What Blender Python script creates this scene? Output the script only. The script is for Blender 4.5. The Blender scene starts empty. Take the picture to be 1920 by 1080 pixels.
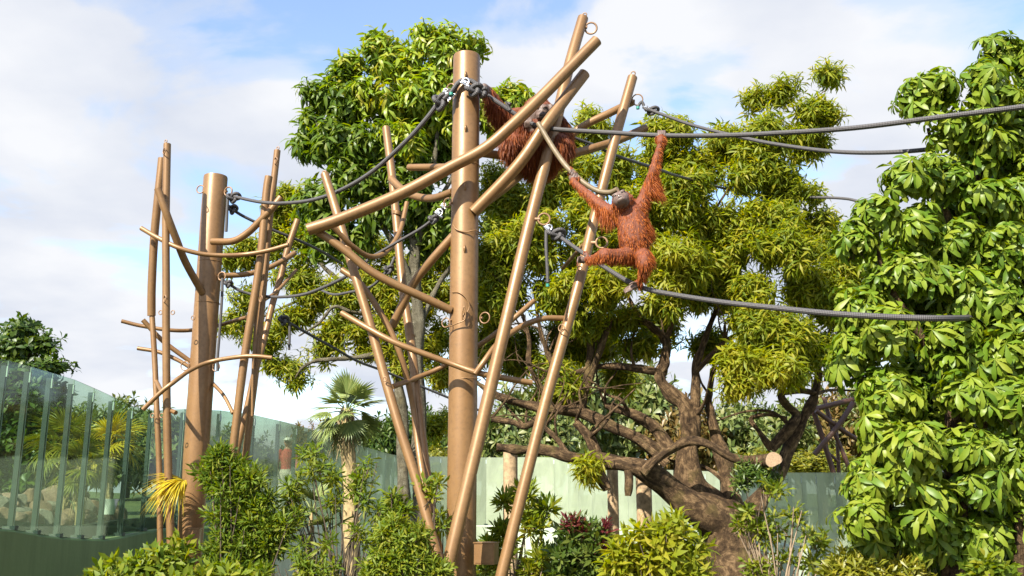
import bpy, bmesh, math, random
import numpy as np
from mathutils import Vector, Matrix, Quaternion

S = bpy.context.scene
COL = S.collection
rng = np.random.default_rng(7)
random.seed(7)

# ------------------------------------------------------------------ camera, sky, sun, exposure
F = 1815.0                       # focal length in photo pixels (1920 wide)
PITCH = math.radians(12.7)
CZ = 2.2
cam = bpy.data.cameras.new("camera"); camo = bpy.data.objects.new("camera", cam); COL.objects.link(camo)
cam.sensor_width = 36.0; cam.lens = F / 1920 * 36.0
cam.clip_start = 0.05; cam.clip_end = 3000
camo.location = (0, 0, CZ); camo.rotation_euler = (math.pi / 2 + PITCH, 0, 0)
S.camera = camo
S.view_settings.view_transform = 'Standard'; S.view_settings.look = 'None'
S.view_settings.gamma = 1.0; S.view_settings.use_curve_mapping = False
S.view_settings.exposure = 1.2

SUN_EL, SUN_AZ = math.radians(41), math.radians(215)      # azimuth clockwise from +Y
W = bpy.data.worlds.new("World"); S.world = W; W.use_nodes = True
nt = W.node_tree; nt.nodes.clear()
def N(tree, t, **kw):
    n = tree.nodes.new(t)
    for k, v in kw.items(): setattr(n, k, v)
    return n
def mathn(tree, op, a, b=None, c=None, clamp=False):
    n = tree.nodes.new('ShaderNodeMath'); n.operation = op; n.use_clamp = clamp
    for i, v in enumerate((a, b, c)):
        if v is None: continue
        if hasattr(v, 'links') or hasattr(v, 'is_linked'): tree.links.new(v, n.inputs[i])
        else: n.inputs[i].default_value = v
    return n.outputs[0]
def ramp(tree, fac, stops, interp='LINEAR'):
    n = tree.nodes.new('ShaderNodeValToRGB'); n.color_ramp.interpolation = interp
    els = n.color_ramp.elements
    while len(els) < len(stops): els.new(0.5)
    for e, (p, c) in zip(els, stops):
        e.position = p; e.color = (c[0], c[1], c[2], 1) if len(c) == 3 else c
    tree.links.new(fac, n.inputs[0]); return n.outputs[0]
def mixc(tree, fac, a, b, blend='MIX'):
    n = tree.nodes.new('ShaderNodeMix'); n.data_type = 'RGBA'; n.blend_type = blend
    for sock, v in ((n.inputs[0], fac), (n.inputs[6], a), (n.inputs[7], b)):
        if hasattr(v, 'is_linked'): tree.links.new(v, sock)
        elif isinstance(v, (int, float)): sock.default_value = v
        else: sock.default_value = (v[0], v[1], v[2], 1)
    return n.outputs[2]
out = N(nt, 'ShaderNodeOutputWorld'); bg = N(nt, 'ShaderNodeBackground'); bg.inputs[1].default_value = 0.14
sky = N(nt, 'ShaderNodeTexSky'); sky.sky_type = 'NISHITA'; sky.sun_disc = False
sky.sun_elevation = SUN_EL; sky.sun_rotation = SUN_AZ; sky.air_density = 1.0; sky.dust_density = 0.6; sky.ozone_density = 1.2
tc = N(nt, 'ShaderNodeTexCoord'); sep = N(nt, 'ShaderNodeSeparateXYZ'); nt.links.new(tc.outputs['Generated'], sep.inputs[0])
zc = mathn(nt, 'ADD', mathn(nt, 'MAXIMUM', sep.outputs[2], 0.0), 0.22)
cmb = N(nt, 'ShaderNodeCombineXYZ')
nt.links.new(mathn(nt, 'DIVIDE', sep.outputs[0], zc), cmb.inputs[0]); nt.links.new(mathn(nt, 'DIVIDE', sep.outputs[1], zc), cmb.inputs[1])
mp = N(nt, 'ShaderNodeMapping'); mp.inputs['Location'].default_value = (5.3, 0.4, 0.0); mp.inputs['Scale'].default_value = (1.0, 1.0, 1.0)
nt.links.new(cmb.outputs[0], mp.inputs[0])
nz = N(nt, 'ShaderNodeTexNoise'); nz.inputs['Scale'].default_value = 1.9; nz.inputs['Detail'].default_value = 9; nz.inputs['Roughness'].default_value = 0.52
nz.inputs['Distortion'].default_value = 0.35
nt.links.new(mp.outputs[0], nz.inputs['Vector'])
el = mathn(nt, 'MULTIPLY', mathn(nt, 'SUBTRACT', 0.36, sep.outputs[2]), 0.75)       # thicker low down, as cloud decks look
fac0 = mathn(nt, 'ADD', mathn(nt, 'MULTIPLY_ADD', nz.outputs['Fac'], 2.3, -0.60), el)
fac = ramp(nt, fac0, [(0.40, (0.08,)*3), (0.54, (0.58,)*3), (0.68, (1,)*3)], 'EASE')
nz2 = N(nt, 'ShaderNodeTexNoise'); nz2.inputs['Scale'].default_value = 2.6; nz2.inputs['Detail'].default_value = 6
nt.links.new(mp.outputs[0], nz2.inputs['Vector'])
cc = ramp(nt, nz2.outputs['Fac'], [(0.30, (2.15, 2.32, 2.7)), (0.62, (2.95, 3.0, 3.12))])
nt.links.new(mixc(nt, fac, sky.outputs[0], cc), bg.inputs[0]); nt.links.new(bg.outputs[0], out.inputs[0])

sun = bpy.data.lights.new("sun", 'SUN'); sun.energy = 5.0; sun.angle = math.radians(0.5); sun.color = (1.0, 0.93, 0.81)
suno = bpy.data.objects.new("sun", sun); COL.objects.link(suno)
SD = Vector((math.sin(SUN_AZ) * math.cos(SUN_EL), math.cos(SUN_AZ) * math.cos(SUN_EL), math.sin(SUN_EL)))
suno.rotation_euler = SD.to_track_quat('Z', 'Y').to_euler(); suno.location = SD * 60

# ------------------------------------------------------------------ helpers
CP, SP = math.cos(PITCH), math.sin(PITCH)
def A(px, py, Y):
    """world point that stands Y metres in front of the camera on the ray of photo pixel (px, py)"""
    x = (px - 960) / F; y = -(py - 540) / F
    k = Y / (CP - y * SP)
    return Vector((x * k, Y, CZ + (SP + y * CP) * k))
def R(w, Y): return w * 0.5 * Y / F * 1.0

def tag(o, label=None, cat=None, group=None, kind=None):
    if label: o['label'] = label
    if cat: o['category'] = cat
    if group: o['group'] = group
    if kind: o['kind'] = kind
    return o
def thing(name, label, cat, loc=(0, 0, 0), group=None):
    o = bpy.data.objects.new(name, None); COL.objects.link(o); o.location = loc; o.empty_display_size = 0.2
    return tag(o, label, cat, group)
def org(root):
    v = Vector((0, 0, 0)); o = root
    while o is not None: v = v + o.location; o = o.parent
    return v
def finish(name, me, mats, root=None):
    for m in (mats if isinstance(mats, (list, tuple)) else [mats]): me.materials.append(m)
    o = bpy.data.objects.new(name, me); COL.objects.link(o)
    if root is not None: o.parent = root
    return o

class MB:
    """collects geometry in world space; build() makes one mesh object"""
    def __init__(s): s.v = []; s.f = []; s.mi = []; s.uv = []; s.flat = []
    def add(s, verts, faces, mi=0, uvs=None, flat=False):
        b = len(s.v); s.v.extend([tuple(v) for v in verts])
        for k, f in enumerate(faces):
            s.f.append([i + b for i in f]); s.mi.append(mi); s.flat.append(flat)
            s.uv.append(uvs[k] if uvs else [(0, 0)] * len(f))
    def box(s, c, size, rot=None, mi=0):
        x, y, z = [d / 2 for d in size]
        vs = [Vector((sx * x, sy * y, sz * z)) for sx in (-1, 1) for sy in (-1, 1) for sz in (-1, 1)]
        if rot is not None: vs = [rot @ v for v in vs]
        vs = [v + Vector(c) for v in vs]
        s.add(vs, [(0, 1, 3, 2), (4, 6, 7, 5), (0, 4, 5, 1), (2, 3, 7, 6), (0, 2, 6, 4), (1, 5, 7, 3)], mi, None, True)
    def tube(s, pts, rad, sides=12, caps=True, capmi=None, wob=0.0, mi=0, seed=0, oval=1.0):
        pts = [Vector(p) for p in pts]; n = len(pts)
        rad = list(rad) if hasattr(rad, '__len__') else [rad] * n
        tan = [(pts[min(i + 1, n - 1)] - pts[max(i - 1, 0)]).normalized() for i in range(n)]
        u = tan[0].orthogonal().normalized(); rings = []; uvr = []; L = 0.0
        rr = random.Random(seed)
        ph = [rr.uniform(0, 6.28) for _ in range(6)]
        for i in range(n):
            if i:
                L += (pts[i] - pts[i - 1]).length
                u = (u - tan[i] * u.dot(tan[i])).normalized()
            w = tan[i].cross(u); ring = []
            for k in range(sides):
                a = 2 * math.pi * k / sides; r = rad[i]
                if wob: r *= 1 + wob * (math.sin(2 * a + ph[0] + L * 2.3 / max(rad[i] * 6, .05)) * .5 + math.sin(3 * a + ph[1] - L * 1.1 / max(rad[i] * 4, .05)) * .35 + math.sin(a + ph[2] + L * 3.7) * .5 + math.sin(L * 1.3 / max(rad[i] * 2.2, .03) + ph[3]) * .45)
                ring.append(pts[i] + u * (math.cos(a) * r) + w * (math.sin(a) * r * oval))
            rings.append(ring); uvr.append(L)
        vs = [v for r in rings for v in r]; fs = []; uvs = []
        for i in range(n - 1):
            for k in range(sides):
                k2 = (k + 1) % sides
                fs.append((i * sides + k, i * sides + k2, (i + 1) * sides + k2, (i + 1) * sides + k))
                uvs.append([(k / sides, uvr[i]), ((k + 1) / sides, uvr[i]), ((k + 1) / sides, uvr[i + 1]), (k / sides, uvr[i + 1])])
        s.add(vs, fs, mi, uvs)
        if caps:
            cm = mi if capmi is None else capmi
            s.add(rings[0], [tuple(reversed(range(sides)))], cm, None, True)
            s.add(rings[-1], [tuple(range(sides))], cm, None, True)
    def torus(s, c, nrm, Rr, r, n=20, m=8, mi=0):
        nrm = Vector(nrm).normalized(); u = nrm.orthogonal().normalized(); w = nrm.cross(u); c = Vector(c)
        vs = []; fs = []
        for i in range(n):
            a = 2 * math.pi * i / n; d = u * math.cos(a) + w * math.sin(a)
            for k in range(m):
                b = 2 * math.pi * k / m
                vs.append(c + d * (Rr + r * math.cos(b)) + nrm * (r * math.sin(b)))
        for i in range(n):
            for k in range(m):
                fs.append((i * m + k, ((i + 1) % n) * m + k, ((i + 1) % n) * m + (k + 1) % m, i * m + (k + 1) % m))
        s.add(vs, fs, mi)
    def ball(s, c, rx, ry=None, rz=None, seg=12, rings=8, mi=0, rot=None):
        ry = rx if ry is None else ry; rz = rx if rz is None else rz; c = Vector(c); vs = [Vector((0, 0, rz))]
        for i in range(1, rings):
            t = math.pi * i / rings
            for k in range(seg):
                a = 2 * math.pi * k / seg
                vs.append(Vector((rx * math.sin(t) * math.cos(a), ry * math.sin(t) * math.sin(a), rz * math.cos(t))))
        vs.append(Vector((0, 0, -rz)))
        fs = [(0, 1 + k, 1 + (k + 1) % seg) for k in range(seg)]
        for i in range(rings - 2):
            for k in range(seg):
                a = 1 + i * seg + k; b = 1 + i * seg + (k + 1) % seg
                fs.append((a, a + seg, b + seg, b))
        l = len(vs) - 1; o = 1 + (rings - 2) * seg
        fs += [(l, o + (k + 1) % seg, o + k) for k in range(seg)]
        if rot is not None: vs = [rot @ v for v in vs]
        s.add([v + c for v in vs], fs, mi)
    def build(s, name, mats, root=None, uv=False):
        o = org(root) if root is not None else Vector((0, 0, 0))
        me = bpy.data.meshes.new(name)
        me.from_pydata([(v[0] - o.x, v[1] - o.y, v[2] - o.z) for v in s.v], [], s.f)
        me.polygons.foreach_set('use_smooth', [not f for f in s.flat])
        me.polygons.foreach_set('material_index', s.mi)
        if uv:
            l = me.uv_layers.new(name='uv'); flat = [c for f in s.uv for p in f for c in p]
            l.data.foreach_set('uv', flat)
        me.update()
        return finish(name, me, mats, root)

def smooth(pts, per=6, extra=None):
    """Catmull-Rom through points given as tuples/Vectors of any length"""
    P = [np.array(p, float) for p in pts]
    if len(P) == 2: return [P[0] + (P[1] - P[0]) * t for t in np.linspace(0, 1, max(2, per))]
    P = [2 * P[0] - P[1]] + P + [2 * P[-1] - P[-2]]; o = []
    for i in range(1, len(P) - 2):
        for t in np.linspace(0, 1, per, endpoint=False):
            a, b, c, d = P[i - 1:i + 3]
            o.append(0.5 * (2 * b + (c - a) * t + (2 * a - 5 * b + 4 * c - d) * t ** 2 + (3 * b - a - 3 * c + d) * t ** 3))
    o.append(P[-2]); return o
def wpath(pts, per=6):
    """pts: (px, py, Y) -> smooth world path"""
    return [Vector(q) for q in smooth([tuple(A(*p[:3])) for p in pts], per)]
def wpath_r(pts, per=5):
    """pts: (px, py, Y, wpx) -> world path and radii"""
    q = smooth([tuple(A(*p[:3])) + (R(p[3], p[2]),) for p in pts], per)
    return [Vector(v[:3]) for v in q], [max(float(v[3]), 0.004) for v in q]

# ------------------------------------------------------------------ materials
def mat(name):
    m = bpy.data.materials.new(name); m.use_nodes = True; t = m.node_tree
    return m, t, t.nodes['Principled BSDF'], t.nodes['Material Output']
def objcoord(t, scale=1.0):
    c = N(t, 'ShaderNodeTexCoord'); return c.outputs['Object']
def noise(t, vec, scale, detail=4, rough=0.55, dist=0.0):
    n = N(t, 'ShaderNodeTexNoise'); n.inputs['Scale'].default_value = scale; n.inputs['Detail'].default_value = detail
    n.inputs['Roughness'].default_value = rough; n.inputs['Distortion'].default_value = dist
    t.links.new(vec, n.inputs['Vector']); return n.outputs['Fac']
def bump(t, h, p, strength=0.3, dist=0.02):
    b = N(t, 'ShaderNodeBump'); b.inputs['Strength'].default_value = strength; b.inputs['Distance'].default_value = dist
    t.links.new(h, b.inputs['Height']); t.links.new(b.outputs[0], p.inputs['Normal'])

def paint(name, c1, c2, rough=0.38, metal=0.22):
    m, t, p, o = mat(name); v = objcoord(t)
    f = noise(t, v, 1.6, 6, 0.6); f2 = noise(t, v, 22, 5, 0.6)
    c = ramp(t, f, [(0.32, c1), (0.68, c2)])
    w = ramp(t, f2, [(0.30, (0.80,) * 3), (0.52, (1.0,) * 3), (0.75, (1.06,) * 3)])
    t.links.new(mixc(t, 1.0, c, w, 'MULTIPLY'), p.inputs['Base Color'])
    p.inputs['Metallic'].default_value = metal
    t.links.new(ramp(t, f2, [(0.25, (rough + .14,) * 3), (0.7, (rough - .05,) * 3)]), p.inputs['Roughness'])
    bump(t, noise(t, v, 60, 3), p, 0.05, 0.004)
    return m
M_paint = paint('brown_paint', (0.205, 0.110, 0.043), (0.262, 0.148, 0.060))
M_paint2 = paint('weathered_brown_paint', (0.23, 0.13, 0.065), (0.32, 0.19, 0.10), 0.44, 0.15)
M_dark = paint('dark_brown_paint', (0.07, 0.03, 0.018), (0.11, 0.05, 0.03), 0.5, 0.0)
M_olive = paint('olive_brown_rubber', (0.13, 0.095, 0.05), (0.2, 0.15, 0.08), 0.5, 0.0)

def simple(name, col, rough=0.5, metal=0.0, var=0.15, scale=8.0, bmp=0.0):
    m, t, p, o = mat(name); v = objcoord(t); f = noise(t, v, scale, 5)
    lo = [c * (1 - var) for c in col]; hi = [min(c * (1 + var), 1) for c in col]
    t.links.new(ramp(t, f, [(0.3, lo), (0.7, hi)]), p.inputs['Base Color'])
    p.inputs['Roughness'].default_value = rough; p.inputs['Metallic'].default_value = metal
    if bmp: bump(t, noise(t, v, scale * 4, 5), p, bmp, 0.02)
    return m
M_steel = simple('galvanised_steel', (0.62, 0.63, 0.65), 0.28, 0.9)
M_post = simple('grey_green_post', (0.032, 0.052, 0.048), 0.5, 0.0)
M_cut = simple('sawn_wood', (0.36, 0.25, 0.15), 0.8, 0, 0.25, 30)
M_log = simple('log_wood', (0.36, 0.25, 0.14), 0.8, 0, 0.4, 12, 0.5)
M_white = simple('white_plastic', (0.78, 0.8, 0.78), 0.4)
M_green_tape = simple('green_whipping', (0.02, 0.22, 0.16), 0.5)

m, t, p, o = mat('braided_rope'); M_rope = m
uvn = N(t, 'ShaderNodeUVMap'); sx = N(t, 'ShaderNodeSeparateXYZ'); t.links.new(uvn.outputs[0], sx.inputs[0])
ua = mathn(t, 'MULTIPLY', sx.outputs[0], 2 * math.pi * 5); va = mathn(t, 'MULTIPLY', sx.outputs[1], 2 * math.pi * 32)
h = mathn(t, 'MULTIPLY', mathn(t, 'SINE', mathn(t, 'ADD', ua, va)), mathn(t, 'SINE', mathn(t, 'SUBTRACT', ua, va)))
hh = mathn(t, 'ADD', mathn(t, 'MULTIPLY', h, 0.5), 0.5)
t.links.new(ramp(t, hh, [(0.2, (0.018, 0.017, 0.018)), (0.8, (0.115, 0.108, 0.108))]), p.inputs['Base Color'])
p.inputs['Roughness'].default_value = 0.62; bump(t, hh, p, 0.5, 0.008)

def bark(name, c1, c2, c3, sc=5.0):
    m, t, p, o = mat(name); v = objcoord(t); uvm = N(t, 'ShaderNodeUVMap'); mpb = N(t, 'ShaderNodeMapping'); mpb.inputs['Scale'].default_value = (9, 2.4, 1); t.links.new(uvm.outputs[0], mpb.inputs[0])
    f = mathn(t, 'ADD', mathn(t, 'MULTIPLY', noise(t, v, sc, 8, 0.65, 0.6), .5), mathn(t, 'MULTIPLY', noise(t, mpb.outputs[0], 1.3, 9, 0.7, 1.2), .5)); f2 = noise(t, v, sc * 0.28, 4, 0.6)
    c = ramp(t, f, [(0.36, c1), (0.50, c2), (0.64, c3)])
    moss = ramp(t, f2, [(0.56, (0,) * 3), (0.66, (1,) * 3)])
    t.links.new(mixc(t, mathn(t, 'MULTIPLY', moss, 0.45), c, (0.17, 0.13, 0.045)), p.inputs['Base Color'])
    p.inputs['Roughness'].default_value = 0.9; p.inputs['Specular IOR Level'].default_value = 0.2
    f3 = noise(t, v, sc * 3.2, 8, 0.7, 1.8); bump(t, mathn(t, 'ADD', f, mathn(t, 'MULTIPLY', f3, 0.7)), p, 1.0, 0.09); return m
M_bark = bark('fig_bark', (0.016, 0.010, 0.006), (0.10, 0.062, 0.032), (0.36, 0.235, 0.12), 8.0)
M_bark2 = bark('grey_bark', (0.08, 0.07, 0.045), (0.17, 0.15, 0.10), (0.27, 0.25, 0.18), 8)
M_twig = simple('twig', (0.085, 0.062, 0.04), 0.9, 0, 0.4, 20)
M_twig_pale = simple('pale_twig', (0.28, 0.21, 0.14), 0.9, 0, 0.3, 20)

def leafmat(name, cols, trans=0.32, rough=0.42, spec=0.5, tcol=None):
    """colour varies leaf by leaf (each leaf is a mesh island)"""
    m, t, p, o = mat(name); g = N(t, 'ShaderNodeNewGeometry'); r = g.outputs['Random Per Island']
    v = objcoord(t); f = noise(t, v, 0.9, 3)
    x = mathn(t, 'ADD', mathn(t, 'MULTIPLY', r, 0.65), mathn(t, 'MULTIPLY', f, 0.35))
    k = len(cols); st = [(0.12 + 0.76 * i / (k - 1), c) for i, c in enumerate(cols)]
    c = ramp(t, x, st); t.links.new(c, p.inputs['Base Color'])
    p.inputs['Roughness'].default_value = rough; p.inputs['Specular IOR Level'].default_value = spec
    tr = N(t, 'ShaderNodeBsdfTranslucent')
    hs = N(t, 'ShaderNodeHueSaturation'); hs.inputs['Hue'].default_value = 0.485; hs.inputs['Saturation'].default_value = 1.15; hs.inputs['Value'].default_value = 1.6
    t.links.new(c, hs.inputs['Color']); t.links.new(hs.outputs[0], tr.inputs[0])
    mx = N(t, 'ShaderNodeMixShader'); mx.inputs[0].default_value = trans
    t.links.new(p.outputs[0], mx.inputs[1]); t.links.new(tr.outputs[0], mx.inputs[2]); t.links.new(mx.outputs[0], o.inputs[0])
    return m
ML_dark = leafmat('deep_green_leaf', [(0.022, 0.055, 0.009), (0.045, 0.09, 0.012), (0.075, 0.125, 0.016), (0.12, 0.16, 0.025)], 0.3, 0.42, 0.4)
ML_deep = leafmat('deep_tall_tree_leaf', [(0.045, 0.09, 0.010), (0.085, 0.15, 0.014), (0.13, 0.20, 0.02), (0.19, 0.23, 0.03)], 0.42, 0.42, 0.4)
ML_lime = leafmat('lime_leaf', [(0.11, 0.19, 0.014), (0.19, 0.29, 0.018), (0.27, 0.33, 0.022), (0.36, 0.30, 0.025)], 0.36)
ML_mango = leafmat('olive_lime_leaf', [(0.08, 0.135, 0.010), (0.18, 0.23, 0.014), (0.27, 0.30, 0.018), (0.36, 0.31, 0.025)], 0.5, 0.5, 0.3)
ML_mid = leafmat('mid_green_leaf', [(0.035, 0.08, 0.014), (0.065, 0.115, 0.02), (0.10, 0.145, 0.025), (0.15, 0.17, 0.03)], 0.32)
ML_umb = leafmat('glossy_umbrella_leaf', [(0.06, 0.125, 0.010), (0.11, 0.19, 0.014), (0.165, 0.24, 0.018), (0.21, 0.27, 0.025), (0.25, 0.285, 0.03)], 0.3, 0.42, 0.32)
ML_fine = leafmat('fine_shrub_leaf', [(0.045, 0.095, 0.010), (0.095, 0.16, 0.014), (0.15, 0.21, 0.018), (0.23, 0.23, 0.022)], 0.4, 0.55, 0.25)
ML_bright = leafmat('bright_shrub_leaf', [(0.08, 0.14, 0.014), (0.13, 0.19, 0.018), (0.19, 0.235, 0.02), (0.28, 0.25, 0.02)], 0.4, 0.5, 0.3)
ML_red = leafmat('red_young_leaf', [(0.09, 0.018, 0.02), (0.15, 0.03, 0.03), (0.20, 0.06, 0.04)], 0.3)
ML_gold = leafmat('golden_palm_leaf', [(0.34, 0.27, 0.015), (0.50, 0.40, 0.02), (0.60, 0.46, 0.03)], 0.3)
ML_palm = leafmat('fan_palm_leaf', [(0.11, 0.16, 0.045), (0.18, 0.235, 0.065), (0.27, 0.30, 0.10)], 0.2, 0.45)
ML_far = leafmat('far_green_leaf', [(0.05, 0.085, 0.02), (0.10, 0.14, 0.03), (0.15, 0.185, 0.045), (0.21, 0.21, 0.065)], 0.25)
ML_faryel = leafmat('far_yellow_leaf', [(0.10, 0.13, 0.015), (0.19, 0.20, 0.015), (0.28, 0.24, 0.02)], 0.3)
ML_faror = leafmat('far_russet_leaf', [(0.09, 0.085, 0.02), (0.16, 0.12, 0.03), (0.2, 0.11, 0.03)], 0.25)
M_skirt = simple('dry_palm_thatch', (0.36, 0.27, 0.13), 0.9, 0, 0.4, 14)

m, t, p, o = mat('soil_and_mulch'); M_soil = m; v = objcoord(t)
t.links.new(ramp(t, noise(t, v, 1.2, 9, 0.7), [(0.3, (0.035, 0.028, 0.018)), (0.6, (0.085, 0.075, 0.04)), (0.8, (0.07, 0.09, 0.03))]), p.inputs['Base Color'])
p.inputs['Roughness'].default_value = 0.95; bump(t, noise(t, v, 9, 6), p, 0.8, 0.08)
m, t, p, o = mat('rough_grass'); M_grass = m; v = objcoord(t)
t.links.new(ramp(t, noise(t, v, 0.5, 9, 0.7), [(0.3, (0.045, 0.07, 0.02)), (0.6, (0.10, 0.12, 0.035)), (0.8, (0.16, 0.15, 0.06))]), p.inputs['Base Color'])
p.inputs['Roughness'].default_value = 0.95; bump(t, noise(t, v, 6, 6), p, 0.7, 0.15)

m, t, p, o = mat('painted_wall'); M_wall = m; v = objcoord(t)
f = noise(t, v, 0.7, 7, 0.65)
mpn = N(t, 'ShaderNodeMapping'); mpn.inputs['Scale'].default_value = (3.0, 3.0, 0.25); t.links.new(v, mpn.inputs[0])
f2 = noise(t, mpn.outputs[0], 2.0, 5, 0.6)
c = ramp(t, f, [(0.3, (0.42, 0.50, 0.36)), (0.7, (0.58, 0.64, 0.50))])
t.links.new(mixc(t, ramp(t, f2, [(0.45, (0,) * 3), (0.75, (0.75,) * 3)]), c, (0.30, 0.36, 0.23)), p.inputs['Base Color'])
p.inputs['Roughness'].default_value = 0.5; bump(t, noise(t, v, 14, 4), p, 0.15, 0.02)
M_wallshade = M_wall.copy(); M_wallshade.name = 'shaded_wall'  # left stretch of the same wall, its shade put into a darker green
for n_ in M_wallshade.node_tree.nodes:
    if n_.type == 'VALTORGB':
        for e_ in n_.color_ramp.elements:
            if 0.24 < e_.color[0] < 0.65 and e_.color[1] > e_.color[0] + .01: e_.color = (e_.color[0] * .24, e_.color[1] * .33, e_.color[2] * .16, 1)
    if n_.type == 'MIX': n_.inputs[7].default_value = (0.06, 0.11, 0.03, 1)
M_lowwall = simple('dark_low_wall', (0.045, 0.06, 0.04), 0.7, 0, 0.3, 3)

m, t, p, o = mat('tinted_glass'); M_glass = m; v = objcoord(t)
tp = N(t, 'ShaderNodeBsdfTransparent'); tp.inputs[0].default_value = (0.72, 0.80, 0.68, 1)
gl = N(t, 'ShaderNodeBsdfGlossy'); gl.inputs['Color'].default_value = (0.9, 1, 0.95, 1); gl.inputs['Roughness'].default_value = 0.04
df = N(t, 'ShaderNodeBsdfDiffuse'); df.inputs[0].default_value = (0.47, 0.53, 0.39, 1)
lw = N(t, 'ShaderNodeLayerWeight'); lw.inputs[0].default_value = 0.35
mpn = N(t, 'ShaderNodeMapping'); mpn.inputs['Scale'].default_value = (1.2, 1.2, 0.5); t.links.new(v, mpn.inputs[0])
dirt_refl = ramp(t, noise(t, mpn.outputs[0], 0.9, 8, 0.68, 0.8), [(0.3, (0.34,) * 3), (0.72, (0.66,) * 3)])  # dirt film, with pale reflections of greenery painted in as diffuse
m1 = N(t, 'ShaderNodeMixShader'); t.links.new(dirt_refl, m1.inputs[0]); t.links.new(tp.outputs[0], m1.inputs[1]); t.links.new(df.outputs[0], m1.inputs[2])
m2 = N(t, 'ShaderNodeMixShader'); t.links.new(mathn(t, 'MULTIPLY', lw.outputs['Fresnel'], 0.10), m2.inputs[0]); t.links.new(m1.outputs[0], m2.inputs[1]); t.links.new(gl.outputs[0], m2.inputs[2])
t.links.new(m2.outputs[0], o.inputs[0])
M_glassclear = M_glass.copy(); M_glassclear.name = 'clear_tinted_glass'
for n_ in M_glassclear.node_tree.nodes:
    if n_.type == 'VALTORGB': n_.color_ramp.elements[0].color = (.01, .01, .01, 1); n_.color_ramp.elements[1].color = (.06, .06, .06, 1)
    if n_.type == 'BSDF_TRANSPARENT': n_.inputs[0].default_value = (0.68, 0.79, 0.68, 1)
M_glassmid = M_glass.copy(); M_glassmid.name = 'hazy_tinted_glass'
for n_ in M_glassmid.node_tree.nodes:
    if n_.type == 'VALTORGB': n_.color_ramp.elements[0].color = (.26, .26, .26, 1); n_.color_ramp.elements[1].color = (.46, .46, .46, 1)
M_glassedge = simple('glass_edge', (0.24, 0.30, 0.25), 0.35)

def stonemat(name, c1, c2, c3):
    m, t, p, o = mat(name); v = objcoord(t)
    t.links.new(ramp(t, noise(t, v, 3.2, 8, 0.65), [(0.3, c1), (0.55, c2), (0.75, c3)]), p.inputs['Base Color'])
    p.inputs['Roughness'].default_value = 0.9; bump(t, noise(t, v, 11, 7, 0.7), p, 0.7, 0.03); return m
M_stone = [stonemat('brown_stone', (0.12, 0.07, 0.045), (0.23, 0.145, 0.095), (0.33, 0.24, 0.17)), stonemat('pink_stone', (0.17, 0.10, 0.075), (0.28, 0.185, 0.135), (0.37, 0.28, 0.22)), stonemat('grey_stone', (0.12, 0.11, 0.09), (0.24, 0.21, 0.17), (0.36, 0.33, 0.28))]

# ------------------------------------------------------------------ leaves
def leaf_tpl(L, Wd, fold=0.18, droop=0.35, wide=0.45, pet=0.06):
    """one leaf along +X, folded at the midrib and curving down; 8 triangles"""
    def mid(s): return np.array([pet + L * s * (1 - 0.16 * droop * s), 0, -droop * L * s * s])
    a, b = wide * 0.72, min(wide * 1.55, 0.8)
    M1, M2 = mid(a), mid(b); w1, w2 = Wd * 0.5, Wd * 0.42
    vs = [np.zeros(3), M1 + [0, w1, fold * w1], M1, M1 + [0, -w1, fold * w1], M2 + [0, w2, fold * w2], M2, M2 + [0, -w2, fold * w2], mid(1)]
    fs = [(0, 2, 1), (0, 3, 2), (1, 2, 5), (1, 5, 4), (2, 3, 6), (2, 6, 5), (4, 5, 7), (5, 6, 7)]
    return np.array(vs), np.array(fs)
def leaf4(L, Wd, fold=0.18, droop=0.35, wide=0.45, pet=0.06):
    """small leaf: four triangles folded at the midrib"""
    m_ = np.array([pet + L * .45, 0, -droop * L * .2]); t_ = np.array([pet + L * (1 - .16 * droop), 0, -droop * L]); w = Wd * .5
    return np.array([np.zeros(3), m_ + [0, w, fold * w], m_, m_ + [0, -w, fold * w], t_]), np.array([(0, 2, 1), (0, 3, 2), (1, 2, 4), (2, 3, 4)])
def rotm(axis, a):
    return np.array(Matrix.Rotation(a, 3, axis))
def rotax(ax, a): return np.array(Matrix.Rotation(a, 3, Vector(ax)))
def join(parts):
    V = []; Fc = []; b = 0
    for v, f in parts: V.append(v); Fc.append(f + b); b += len(v)
    return np.concatenate(V), np.concatenate(Fc)
def spray_tpl(n, L, Wd, e0, e1, droop, seed, stem=0.12, wide=0.45, jit=0.25, fold=0.18, fn=leaf4):
    """twig end with n leaves turned round it; e0..e1 elevation (deg) from top leaf to lowest leaf"""
    r = np.random.default_rng(seed); ps = []
    for i in range(n):
        q = i / max(n - 1, 1)
        l = L * r.uniform(0.75, 1.15)
        v, f = fn(l, Wd * r.uniform(0.85, 1.1), fold, droop * r.uniform(0.6, 1.4), wide)
        e = math.radians(e0 + (e1 - e0) * q + r.uniform(-14, 14)); az = i * 2.399 + r.uniform(-jit, jit)
        M = rotm('Z', az) @ rotm('Y', -e) @ rotm('X', r.uniform(-0.5, 0.5))
        ps.append((v @ M.T + np.array([0, 0, -stem * q]), f))
    w = 0.012 * L / 0.2 + .002; sv = np.array([[w, 0, .01], [-w * .5, w * .87, .01], [-w * .5, -w * .87, .01], [w, 0, -stem], [-w * .5, w * .87, -stem], [-w * .5, -w * .87, -stem]])
    ps.append((sv, np.array([(0, 1, 4), (0, 4, 3), (1, 2, 5), (1, 5, 4), (2, 0, 3), (2, 3, 5)]))); return join(ps)
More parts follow.
